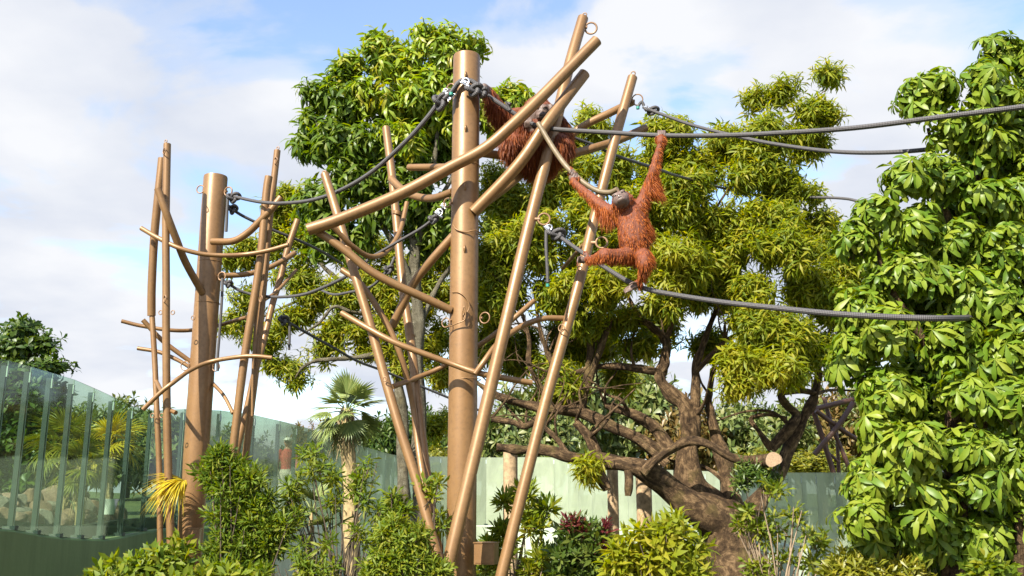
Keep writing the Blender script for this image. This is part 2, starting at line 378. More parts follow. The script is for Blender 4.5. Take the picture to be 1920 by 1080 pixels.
def palmate_tpl(n, L, Wd, seed, down=20, droop=0.4):
    """umbrella-tree leaf: leaflets spread like spokes from one petiole end, hanging at the tips"""
    r = np.random.default_rng(seed); ps = []
    for i in range(n):
        v, f = leaf_tpl(L * r.uniform(0.7, 1.1), Wd * r.uniform(0.85, 1.1), 0.22, droop * r.uniform(0.6, 1.4), 0.62, 0.05)
        az = 2 * math.pi * i / n + r.uniform(-.15, .15)
        M = rotm('Z', az) @ rotm('Y', math.radians(down + r.uniform(-12, 14))) @ rotm('X', r.uniform(-0.3, 0.3))
        ps.append((v @ M.T, f))
    return join(ps)
def raw_mesh(name, V, T):
    me = bpy.data.meshes.new(name); nv, nf = len(V), len(T)
    me.vertices.add(nv); me.vertices.foreach_set('co', V.astype(np.float32).ravel())
    me.loops.add(nf * 3); me.loops.foreach_set('vertex_index', T.astype(np.int32).ravel())
    me.polygons.add(nf); me.polygons.foreach_set('loop_start', np.arange(0, nf * 3, 3, dtype=np.int32))
    me.update(calc_edges=True); return me
def mats_from(outdir, spin, tilt, sc):
    """rotation matrices: spin about z, then tilt by 'tilt' towards horizontal part of outdir"""
    n = len(outdir); cs, sn = np.cos(spin), np.sin(spin)
    Z = np.zeros((n, 3, 3)); Z[:, 0, 0] = cs; Z[:, 0, 1] = -sn; Z[:, 1, 0] = sn; Z[:, 1, 1] = cs; Z[:, 2, 2] = 1
    hd = outdir[:, :2] / (np.linalg.norm(outdir[:, :2], axis=1, keepdims=True) + 1e-6)
    ax = np.stack([-hd[:, 1], hd[:, 0], np.zeros(n)], 1); c, s = np.cos(tilt), np.sin(tilt)
    K = np.zeros((n, 3, 3)); K[:, 0, 1] = -ax[:, 2]; K[:, 0, 2] = ax[:, 1]; K[:, 1, 0] = ax[:, 2]; K[:, 1, 2] = -ax[:, 0]; K[:, 2, 0] = -ax[:, 1]; K[:, 2, 1] = ax[:, 0]
    Rm = np.eye(3)[None] + s[:, None, None] * K + (1 - c)[:, None, None] * (K @ K)
    return (Rm @ Z) * sc[:, None, None]
TPLMESH = {}
def scatter(root, tpls, pos, Ms, mtl, nparts=0, part='leaf_spray', mass='foliage'):
    """all sprays: the nparts nearest the camera as objects of their own, the rest joined in one mass"""
    o = np.array(org(root)); n = len(pos); var = rng.integers(0, len(tpls), n)
    d = np.linalg.norm(pos - np.array([0, 0, CZ]), axis=1); order = np.argsort(d + rng.uniform(0, 0.25, n)); single = np.zeros(n, bool); single[order[:nparts]] = True
    Vs = []; Ts = []; b = 0
    for k, (tv, tf) in enumerate(tpls):
        idx = np.where((var == k) & ~single)[0]
        if len(idx):
            P = np.einsum('nij,vj->nvi', Ms[idx], tv) + (pos[idx] - o)[:, None, :]
            Vs.append(P.reshape(-1, 3)); nv = len(tv)
            Ts.append((tf[None] + (np.arange(len(idx)) * nv)[:, None, None]).reshape(-1, 3) + b); b += len(idx) * nv
        ids = np.where((var == k) & single)[0]
        if len(ids):
            key = (id(tpls), k, mtl.name)
            if key not in TPLMESH:
                me = raw_mesh(part, tv, tf); me.materials.append(mtl); TPLMESH[key] = me
            for i in ids:
                ob = bpy.data.objects.new(part, TPLMESH[key]); ob.parent = root
                Mx = Matrix([list(r) for r in Ms[i]]).to_4x4(); Mx.translation = Vector(pos[i] - o)
                ob.matrix_basis = Mx; COL.objects.link(ob)
    if Vs:
        fo = finish(mass, raw_mesh(mass, np.concatenate(Vs), np.concatenate(Ts)), mtl, root); fo['kind'] = 'stuff'
def unit(n):
    v = rng.normal(size=(n, 3)); return v / np.linalg.norm(v, axis=1, keepdims=True)
def clumps(ells, rc, dens, shell=0.33, thick=0.8, front=0.75, mincl=4):
    """sub-clump centres inside crown ellipses (px, py, rx, ry, Y) -> centres, parent centres"""
    C = []; Pc = []
    for e in ells:
        px, py, rx, ry, Y = e[:5]; c = np.array(A(px, py, Y)); k = Y / F; ax = np.array([rx * k, thick * (rx + ry) * 0.5 * k, ry * k])
        n = max(mincl if ax[0] > rc * 1.25 else 2, int(dens * (ax[0] * ax[2]) / (rc * rc) * 5.0)); u = unit(n * 3)
        u = u[(u[:, 1] < 0.15) | (rng.uniform(size=n * 3) > front)][:n]
        r = rng.uniform(0, 1, (len(u), 1)) ** shell
        C.append(c + u * r * np.maximum(ax - rc * 0.45, ax * 0.45)); Pc.append(np.repeat(c[None], len(u), 0))
    return np.concatenate(C), np.concatenate(Pc)
def fill(C, rc, per, zmin=-0.35, flat=0.7, tilt=0.6, sc=(0.8, 1.2), rj=0.5):
    """sprays on the upper shell of every clump"""
    n = len(C) * per; u = unit(n * 2); u = u[u[:, 2] > zmin][:n]; n = len(u); ci = np.resize(np.arange(len(C)), n)
    rcs = rc * rng.uniform(1 - rj, 1 + rj, len(C))
    pos = C[ci] + u * (rcs[ci] * rng.uniform(0.45, 1.0, n) ** 0.5)[:, None] * np.array([1, 1, flat])
    pos = pos + rng.normal(0, rc * .28, pos.shape)
    ti = np.arccos(np.clip(u[:, 2], -1, 1)) * tilt
    return pos, mats_from(u, rng.uniform(0, 6.283, n), ti, rng.uniform(sc[0], sc[1], n))
def twigs(mb, C, Pc, frac, r0=0.02, seed=0):
    rr = random.Random(seed)
    for c, p in zip(C, Pc):
        if rr.random() > frac: continue
        c = Vector(c); p = Vector(p); mid = (c + p) / 2 + Vector((rr.uniform(-.15, .15), rr.uniform(-.15, .15), -rr.uniform(0.02, .2)))
        mb.tube([p, mid, c], [r0 * 1.6, r0, r0 * 0.5], 5, False)

# ------------------------------------------------------------------ the setting: ground, terrain, glass fence on its retaining wall
FP = [(-160, 11.0, 650, 984), (-20, 12.8, 676, 990), (25, 13.5, 688, 994), (68, 14.2, 700, 1002), (110, 14.95, 712, 1008), (150, 15.7, 728, 1010), (190, 16.5, 745, 1011), (228, 17.4, 762, 1005), (269, 18.4, 770, 996), (330, 19.2, 767, 990), (395, 19.9, 769, 987), (475, 20.8, 780, 985), (526, 21.8, 792, 985), (600, 24.5, 812, 985), (680, 29, 838, 985), (750, 33, 855, 985), (830, 35, 856, 985), (930, 36, 858, 985), (1040, 35, 858, 986), (1100, 33, 878, 988), (1220, 30, 880, 992), (1350, 27, 884, 1000), (1450, 24, 886, 1015), (1540, 21, 886, 1035), (1640, 18.5, 886, 1060), (1760, 16.5, 886, 1080), (1900, 15, 880, 1090), (2080, 13.5, 870, 1100), (2330, 11.5, 850, 1120), (2700, 9.0, 820, 1150)]
fence_pts = []          # (x, y, ztop, zbot)
for px, Y, yt, yb in FP:
    b = A(px, yb, Y); tpt = A(px, yt, Y); fence_pts.append((b.x, b.y, tpt.z, b.z))
dense = [np.array(q) for q in smooth(fence_pts, 16)]
stations = [np.array(f) for f in fence_pts[:10]]
acc = 0.0; startidx = 9 * 16
for i in range(startidx + 1, len(dense)):
    acc += np.linalg.norm(dense[i][:2] - dense[i - 1][:2])
    if acc >= 0.85: stations.append(dense[i]); acc = 0.0
def outward(i):
    a = stations[max(i - 1, 0)]; b = stations[min(i + 1, len(stations) - 1)]; d = (b - a)[:2]; d /= np.linalg.norm(d)
    return np.array([-d[1], d[0]])       # left of travel = away from the enclosure
fence = thing('glass_fence', 'tall green-tinted glass barrier with slim upright posts curving round the enclosure', 'fence', tuple(stations[8][:2]) + (stations[8][3],))
fo = np.array(fence.location)
for i, s in enumerate(stations):
    n = outward(i); mb = MB(); ang = math.atan2(n[1], n[0]); rot = Matrix.Rotation(ang, 3, 'Z'); near = i < 12
    zt = s[2] - 0.07; c = Vector((s[0] + n[0] * 0.045, s[1] + n[1] * 0.045, (zt + s[3]) / 2))
    w = 0.05
    mb.box(c, (0.07, w, zt - s[3]), rot)
    mb.box(c + Vector((0, 0, (zt - s[3]) / 2 - 0.08)) - Vector((n[0], n[1], 0)) * 0.046, (0.02, w * 0.8, 0.14), rot, 1)
    mb.box(c - Vector((0, 0, (zt - s[3]) / 2 - 0.03)), (0.17, w + 0.06, 0.055), rot)
    mb.build('post', [M_post, simple('glass_clamp', (0.42, 0.5, 0.46), 0.4) if i == 0 else bpy.data.materials['glass_clamp']], fence)
for i in range(len(stations) - 1):
    a, b = stations[i], stations[i + 1]; n = outward(i) * 0.5 + outward(i + 1) * 0.5; d = (b - a)[:2]; L = np.linalg.norm(d); d = d / L
    a2 = a[:2] + d * 0.004; b2 = b[:2] - d * 0.004; th = 0.006
    vs = []
    for q, (xy, zt, zb) in enumerate(((a2, a[2], a[3]), (b2, b[2], b[3]))):
        for sgn in (-1, 1):
            for z in (zb + 0.012, zt): vs.append((xy[0] + n[0] * th * sgn, xy[1] + n[1] * th * sgn, z))
    mb = MB(); mb.add(vs, [(0, 1, 5, 4), (2, 6, 7, 3)], 0, None, True); mb.add(vs, [(1, 3, 7, 5), (0, 4, 6, 2), (0, 2, 3, 1), (4, 5, 7, 6)], 1, None, True)
    mb.build('glass_panel', [M_glassclear if i < 9 else M_glassmid if i < 17 else M_glass, M_glassedge], fence)
wall = thing('retaining_wall', 'curved pale green rendered wall that carries the glass barrier', 'wall', (stations[8][0], stations[8][1], 0))
mb = MB(); vs = []
for i, s in enumerate(stations):
    n = outward(i)
    for off, z in ((-0.06, -0.3), (-0.06, s[3] - 0.03), (-0.03, s[3]), (0.27, s[3]), (0.30, s[3] - 0.03), (0.30, -0.3)): vs.append((s[0] + n[0] * off, s[1] + n[1] * off, z))
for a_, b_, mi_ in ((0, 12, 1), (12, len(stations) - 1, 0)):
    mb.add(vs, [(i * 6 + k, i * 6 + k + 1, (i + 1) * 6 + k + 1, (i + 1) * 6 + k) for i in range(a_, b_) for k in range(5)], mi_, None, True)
mb.build('wall_body', [M_wall, M_wallshade], wall)
mb = MB(); vs = []
for i, s in enumerate(stations[:12]):
    n = outward(i)
    for off, z in ((0.42, s[3] - .2), (0.42, s[3] + 0.21), (0.60, s[3] + 0.21), (0.60, s[3] - .2)): vs.append((s[0] + n[0] * off, s[1] + n[1] * off, z))
mb.add(vs, [(i * 4 + k, i * 4 + k + 1, (i + 1) * 4 + k + 1, (i + 1) * 4 + k) for i in range(11) for k in range(3)], 0, None, True)
tag(mb.build('low_wall', M_lowwall), 'low dark kerb wall behind the left glass panes, in front of the boulders', 'wall')

mb = MB(); g = 40; ext = 900
vs = [(x, y, -0.0 + 0.06 * math.sin(x * 1.3 + 1) * math.cos(y * 0.9)) for x in np.linspace(-60, 60, g) for y in np.linspace(-60, 60, g)]
mb.add(vs, [(i * g + k, (i + 1) * g + k, (i + 1) * g + k + 1, i * g + k + 1) for i in range(g - 1) for k in range(g - 1)])
tag(mb.build('enclosure_ground', M_soil), kind='structure')
mb = MB(); q = 900; mb.add([(-q, -q, -0.5), (q, -q, -0.5), (q, q, -0.5), (-q, q, -0.5)], [(0, 1, 2, 3)])
tag(mb.build('ground', M_grass), kind='structure')
mb = MB(); vs = []; steps = [0.30, 0.8, 2, 4, 8, 14, 24, 40, 70, 120, 220, 400]
for i, s in enumerate(stations):
    n = outward(i); p = s[:2]; rad = p / np.linalg.norm(p)
    for k, st in enumerate(steps):
        w = min(st / 10, 1); d = n * (1 - w) + rad * w; xy = p + d * st
        z = s[3] - 0.02 + (0.12 if k > 1 else 0) + 0.02 * st - 0.00002 * st * st + 0.25 * math.sin(xy[0] * .3) * min(st / 20, 1)
        vs.append((xy[0], xy[1], z))
ns = len(steps)
mb.add(vs, [(i * ns + k, i * ns + k + 1, (i + 1) * ns + k + 1, (i + 1) * ns + k) for i in range(len(stations) - 1) for k in range(ns - 1)])
tag(mb.build('terrain', M_grass), kind='structure')

# boulders behind the left panes
def rock_mesh(seed):
    bm = bmesh.new(); bmesh.ops.create_icosphere(bm, subdivisions=3, radius=1.0); r = random.Random(seed)
    planes = [(Vector((r.gauss(0, 1), r.gauss(0, 1), r.gauss(0, 1))).normalized(), r.uniform(0.55, 0.9)) for _ in range(11)]
    for v in bm.verts:
        for n, d in planes:
            k = v.co.dot(n) - d
            if k > 0: v.co -= n * k * 0.93
        v.co *= 1 + 0.03 * math.sin(v.co.x * 7 + seed) * math.cos(v.co.y * 6)
    me = bpy.data.meshes.new('boulder'); bm.to_mesh(me); bm.free()
    me.polygons.foreach_set('use_smooth', [False] * len(me.polygons)); return me
RM = [rock_mesh(k) for k in range(7)]
for k, me in enumerate(RM): me.materials.append(M_stone[k % 3])
rr = random.Random(3)
rock_spots = []
for row, (off, z0, npx) in enumerate(((0.95, 0.26, 30), (1.35, 0.44, 26), (1.85, 0.60, 24))):
    for k in range(npx):
        f = k / npx * 8.6 + rr.uniform(0, .25); i = int(f); tt = f - i
        s = stations[i] * (1 - tt) + stations[i + 1] * tt; n = outward(i)
        r = rr.uniform(0.15, 0.29)
        rock_spots.append((s[0] + n[0] * (off + rr.uniform(-.15, .15)), s[1] + n[1] * (off + rr.uniform(-.15, .15)), s[3] + z0 + rr.uniform(-.08, .06), r))
for k, (x, y, z, r) in enumerate(rock_spots):
    o = bpy.data.objects.new('boulder', RM[k % 7]); COL.objects.link(o); o.location = (x, y, z)
    o.scale = (r * rr.uniform(.9, 1.3), r * rr.uniform(.8, 1.1), r * rr.uniform(.7, .95)); o.rotation_euler = (rr.uniform(-.4, .4), rr.uniform(-.4, .4), rr.uniform(0, 6.28))
    tag(o, 'rough brown boulder lying in the heap behind the left glass panes', 'rock', 'boulders heaped behind the left glass panes')
bk = A(203, 951, 17.0); mb = MB(); mb.tube([bk + Vector((0, 0, z)) for z in (-.12, -.05, .05, .13, .14)], [.10, .12, .14, .16, .165], 16, True)
tag(mb.build('white_bucket', M_white), 'small white bucket tilted among the brown boulders behind the glass', 'bucket')

# ------------------------------------------------------------------ far trees and bushes outside the fence
T_far = [spray_tpl(9, 0.22, 0.10, 60, -30, 0.25, s, 0.1) for s in range(4)]
def far_crown(seed, flatten=0.9, n=26, per=26):
    global rng
    rng = np.random.default_rng(seed)
    u = unit(n); r = rng.uniform(0.35, 0.78, (n, 1)); C = u * r * np.array([1, 1, flatten]); C[:, 2] += 0.02
    pos, Ms = fill(C, 0.36, per, -0.6, 0.85, 0.7, (0.5, 0.9))
    var = rng.integers(0, 4, len(pos)); Vs = []; Ts = []; b = 0
    for k, (tv, tf) in enumerate(T_far):
        idx = np.where(var == k)[0]; P = np.einsum('nij,vj->nvi', Ms[idx], tv) + pos[idx][:, None, :]
        Vs.append(P.reshape(-1, 3)); Ts.append((tf[None] + (np.arange(len(idx)) * len(tv))[:, None, None]).reshape(-1, 3) + b); b += len(idx) * len(tv)
    return np.concatenate(Vs), np.concatenate(Ts)
FC = {}
for k in range(3):
    V, T = far_crown(40 + k)
    FC[k] = raw_mesh('crown', V, T); FC[k].materials.append(ML_far)
FAR = [  # px, y top, Y, width px, y bottom, colour, name, label
    (160, 744, 36, 130, 930, 'g', 'far_tree', 'rounded green tree seen through the glass, next right of the dark left tree'),
    (240, 750, 40, 140, 930, 'g', 'far_tree', 'small pointed green tree top just above the glass left of the thin posts'),
    (300, 768, 38, 150, 950, 'g', 'far_tree', 'hazy green tree behind the glass between the two left poles and the fence corner'),
    (352, 792, 40, 110, 940, 'g', 'far_tree', 'hazy green bush behind the glass at the foot of the left thick pole'),
    (430, 800, 42, 120, 940, 'g', 'far_tree', 'hazy green bush behind the glass right of the left thick pole'),
    (490, 826, 40, 90, 945, 'g', 'far_tree', 'low hazy bush behind the glass left of the visitor in red'),
    (575, 785, 47, 100, 930, 'o', 'far_tree', 'russet tinged bush behind the glass left of the fan palm'),
    (640, 830, 44, 110, 950, 'g', 'far_tree', 'green bush behind the glass directly behind the fan palm'),
    (725, 768, 47, 95, 915, 'd', 'far_tree', 'dark green bush beyond the glass right of the fan palm'),
    (800, 750, 52, 120, 920, 'd', 'far_tree', 'dark bushy tree beyond the glass left of the tall centre pole'),
    (815, 838, 44, 70, 905, 'y', 'far_bush', 'small yellow green bush above the glass left of the centre pole'),
    (905, 790, 55, 110, 930, 'g', 'far_tree', 'green tree beyond the glass right behind the centre pole'),
    (990, 700, 52, 150, 930, 'g', 'far_tree', 'pale green tree beyond the glass above the sawn limb'),
    (1080, 640, 60, 170, 930, 'g', 'far_tree', 'pale green tree beyond the glass between the two leaning poles and the big trunk'),
    (1180, 660, 62, 170, 930, 'g', 'far_tree', 'pale tree beyond the glass behind the left limbs of the big trunk'),
    (1285, 735, 60, 150, 930, 'o', 'far_tree', 'straw coloured tree beyond the glass seen through the big trunk limbs'),
    (1390, 740, 60, 150, 930, 'g', 'far_tree', 'pale tree beyond the glass behind the right limbs of the big trunk'),
    (1490, 740, 58, 150, 930, 'g', 'far_tree', 'pale tree beyond the glass left of the dark pole tripod'),
    (1590, 700, 58, 160, 930, 'o', 'far_tree', 'straw coloured tree beyond the dark pole tripod'),
    (1700, 690, 56, 180, 930, 'g', 'far_tree', 'green tree beyond the glass hidden mostly by the glossy umbrella tree'),
    (1860, 640, 44, 300, 960, 'g', 'far_tree', 'big green tree beyond the glass behind the umbrella tree'),
    (1420, 838, 34, 90, 915, 'y', 'far_bush', 'yellow green bush behind the sawn pale log end'),
    (1535, 842, 30, 110, 905, 'y', 'far_bush', 'bright yellow green bush at the foot of the dark pole tripod'),
    (1610, 860, 29, 80, 930, 'g', 'far_bush', 'green bush right of the dark pole tripod foot')]
for k, (px, yt, Y, wpx, yb, cl, nm, lab) in enumerate(FAR):
    c = A(px, (yt + yb) / 2, Y); bt = A(px, 960, Y); rx = wpx * 0.62 * Y / F; rz = (yb - yt) * 0.5 * Y / F
    t_ = thing(nm, lab, 'bush' if nm == 'far_bush' else 'tree', (c.x, c.y, min(bt.z, c.z - rz)), 'trees and bushes beyond the glass fence')
    o = bpy.data.objects.new('crown', FC[k % 3]); COL.objects.link(o); o.parent = t_; o.material_slots[0].link = 'OBJECT'; o.material_slots[0].material = {'g': ML_far, 'y': ML_faryel, 'o': ML_faror, 'd': ML_dark}[cl]; o.location = (0, 0, c.z - t_.location.z); o.scale = (rx, rx * 0.8, rz); o.rotation_euler = (0, 0, k * 1.3); o['kind'] = 'stuff'
    mb = MB(); b0 = Vector(t_.location) - Vector((0, 0, .6)); mb.tube([b0, (b0 + c) / 2 + Vector((.1, 0, 0)), c + Vector((0, 0, rz * .3))], [rx * .11, rx * .08, rx * .03], 7)
    for a in range(5):
        mb.tube([(b0 + c * 2) / 3, c + Vector((math.cos(a * 1.26) * rx * .6, math.sin(a * 1.26) * rx * .5, rz * (.1 + .1 * a)))], [rx * .05, rx * .015], 5)
    mb.build('trunk', M_bark2, t_)

# ------------------------------------------------------------------ trees inside and around the enclosure
def tree(name, label, base, limbs, bark_m, cut_m=None, seed=0):
    t_ = thing(name, label, 'tree', base); mb = MB()
    for k, l in enumerate(limbs):
        p, r = wpath_r(l, 9); mb.tube(p, r, 20 if max(r) > .12 else 10, True, 1 if cut_m else None, 0.22 if max(r) > .05 else 0.12, seed=seed + k)
    mb.build('trunk', [bark_m, cut_m or bark_m], t_, True); return t_
def leafy(t_, ells, tpls, mtl, rc, dens, per, tilt=0.6, sc=(0.8, 1.2), nparts=0, part='leaf_spray', twig_r=0.015, twig_frac=0.5, zmin=-0.35, flat=0.7, thick=0.8, seed=1, twm=None, shell=0.33, front=0.75, twname='twigs', mincl=4):
    global rng
    rng = np.random.default_rng(seed)
    C, Pc = clumps(ells, rc, dens, shell, thick, front, mincl)
    pos, Ms = fill(C, rc, per, zmin, flat, tilt, sc)
    scatter(t_, tpls, pos, Ms, mtl, nparts, part)
    mb = MB(); twigs(mb, C, Pc, twig_frac, twig_r, seed)
    if mb.v: mb.build(twname, twm or M_twig, t_)['kind'] = 'stuff'
    return C

# dark tree at the far left, behind the glass
T_round = [spray_tpl(8, 0.17, 0.09, 50, -40, 0.3, 20 + s, 0.08) for s in range(4)]
Y = 23.0
t_ = tree('dark_tree', 'dark bushy tree rising behind the glass at the far left edge', tuple(A(30, 985, Y)), [[(30, 990, Y, 34), (35, 900, Y, 28), (45, 780, Y, 20), (55, 650, Y, 8)], [(35, 850, Y, 20), (0, 760, Y, 12), (-25, 680, Y, 5)], [(38, 820, Y, 18), (80, 740, Y - .3, 10), (95, 670, Y, 4)]], M_bark)
leafy(t_, [(e[0], e[1], e[2], e[3], Y) for e in [(40, 645, 30, 26), (-10, 685, 50, 34), (45, 700, 50, 38), (82, 715, 18, 24), (10, 740, 70, 50), (70, 760, 50, 50), (0, 830, 70, 50), (60, 850, 60, 50), (-60, 720, 60, 80), (-60, 840, 60, 60), (100, 800, 24, 60), (38, 615, 12, 12), (80, 645, 10, 12), (12, 655, 14, 14), (100, 690, 8, 12), (104, 740, 12, 34), (30, 900, 60, 40), (-40, 900, 60, 40), (100, 860, 30, 40)]], T_round, ML_dark, 0.30, 0.75, 20, 0.6, (0.8, 1.25), 120, seed=5, thick=0.9, shell=.25)

# tall tree behind the frame: deep green left side, lime leaves on the right and top
T_big = [spray_tpl(12, 0.225, 0.068, 15, -78, 0.6, 50 + s, 0.16, fn=leaf_tpl) for s in range(5)]
Y = 18.0
t1 = tree('tall_tree', 'tall leafy tree with grey trunk standing behind the centre pole, lime green at its top', tuple(A(786, 1120, Y)), [
    [(786, 1130, Y, 30), (786, 980, Y, 26), (785, 800, Y, 25), (783, 640, Y, 24), (780, 540, Y, 22), (772, 420, Y, 18), (752, 300, Y, 13), (738, 200, Y, 9), (725, 90, Y, 4)],
    [(781, 560, Y, 16), (740, 460, Y - .2, 12), (680, 380, Y - .4, 9), (620, 310, Y - .4, 5), (590, 220, Y - .3, 3)],
    [(778, 480, Y, 14), (805, 360, Y - .2, 11), (820, 240, Y - .2, 8), (818, 110, Y, 4)],
    [(776, 450, Y, 11), (850, 330, Y + .1, 8), (900, 240, Y, 6), (940, 180, Y, 3)],
    [(765, 370, Y, 11), (700, 280, Y + .2, 8), (650, 190, Y, 5), (640, 140, Y, 3)],
    [(783, 620, Y, 12), (830, 520, Y + .2, 9), (900, 450, Y + .2, 6)]], M_bark2)
def EL(l, Y, dx=0, dy=0): return [(e[0] + dx, e[1] + dy, e[2], e[3], Y + (e[4] if len(e) > 4 else 0)) for e in l]
leafy(t1, EL([(600, 165, 36, 36), (640, 190, 55, 45), (600, 250, 46, 50, -.3), (660, 265, 75, 55, -.4), (585, 330, 32, 40), (640, 350, 75, 50, -.3), (720, 320, 90, 60, -.3), (690, 400, 80, 45), (620, 410, 50, 36), (790, 390, 70, 60), (730, 240, 60, 50, .3), (800, 270, 50, 60, .4), (700, 130, 36, 40), (760, 440, 60, 40, .3), (552, 258, 12, 14), (650, 445, 40, 30), (572, 160, 16, 18), (612, 132, 18, 16), (562, 215, 14, 16), (566, 380, 20, 22), (590, 440, 20, 20)], Y, 22, 12), T_big, ML_deep, 0.30, 0.36, 16, 0.55, (0.75, 1.2), 300, seed=11, twig_frac=.6)
leafy(t1, EL([(718, 78, 36, 36), (760, 110, 50, 45, -.2), (815, 75, 52, 38), (860, 105, 40, 45), (815, 140, 60, 50, -.3), (760, 175, 60, 40, -.4), (850, 200, 50, 60, -.1), (735, 230, 32, 22, -.7), (775, 235, 26, 36, -.8), (938, 168, 36, 30), (925, 205, 34, 34), (690, 150, 40, 40, -.3), (880, 160, 36, 40), (960, 230, 30, 30), (708, 52, 18, 14), (800, 48, 20, 12), (835, 45, 20, 14), (655, 98, 16, 16), (972, 160, 10, 10), (645, 150, 22, 26), (883, 68, 14, 14)], Y, 0, 22), T_big, ML_lime, 0.28, 0.38, 16, 0.55, (0.75, 1.15), 0, seed=12, twig_frac=.6, twname='lime_twigs')

# finer light green tree further back on the left
T_fine = [spray_tpl(14, 0.175, 0.042, 45, -55, 0.45, 70 + s, 0.1) for s in range(5)]
Y = 22.0
t2 = tree('spreading_tree', 'spreading tree with fine light green leaves hanging behind the left ropes', tuple(A(757, 1060, Y)), [
    [(757, 1070, Y, 24), (756, 900, Y, 22), (752, 760, Y, 20), (735, 660, Y, 17), (700, 590, Y, 14), (650, 540, Y, 10), (590, 480, Y, 7), (550, 400, Y, 4)],
    [(735, 660, Y, 12), (690, 668, Y - .3, 10), (627, 673, Y - .4, 8), (592, 677, Y - .4, 7), (567, 690, Y - .4, 5), (553, 710, Y - .3, 3)],
    [(745, 700, Y, 12), (780, 620, Y, 9), (800, 540, Y, 5)],
    [(700, 590, Y, 10), (660, 585, Y - .4, 7), (626, 576, Y - .5, 6), (598, 606, Y - .5, 5), (560, 630, Y - .4, 3)],
    [(650, 540, Y, 8), (570, 560, Y, 6), (480, 600, Y - .2, 4), (445, 620, Y - .2, 2.5)],
    [(610, 495, Y, 8), (540, 480, Y, 6), (470, 500, Y, 3)]], M_bark2)
leafy(t2, EL([(560, 370, 45, 26), (520, 395, 40, 30), (545, 440, 60, 34), (480, 470, 50, 32), (440, 490, 28, 20), (600, 450, 60, 40), (560, 515, 60, 34), (610, 550, 55, 34), (470, 560, 36, 20), (445, 610, 34, 26), (500, 630, 50, 34), (560, 600, 50, 30), (540, 680, 40, 24), (600, 650, 46, 26), (660, 620, 56, 34), (650, 560, 40, 34), (700, 540, 50, 40), (745, 600, 50, 44), (800, 560, 50, 50), (800, 640, 50, 44), (690, 660, 40, 22), (760, 690, 40, 30), (825, 710, 30, 40), (560, 712, 22, 16), (820, 800, 40, 30, 3), (700, 480, 60, 36), (770, 500, 50, 40), (835, 480, 30, 40)], Y), T_fine, ML_mango, 0.26, 0.42, 15, 0.55, (0.8, 1.2), 200, seed=21, twig_frac=.7)

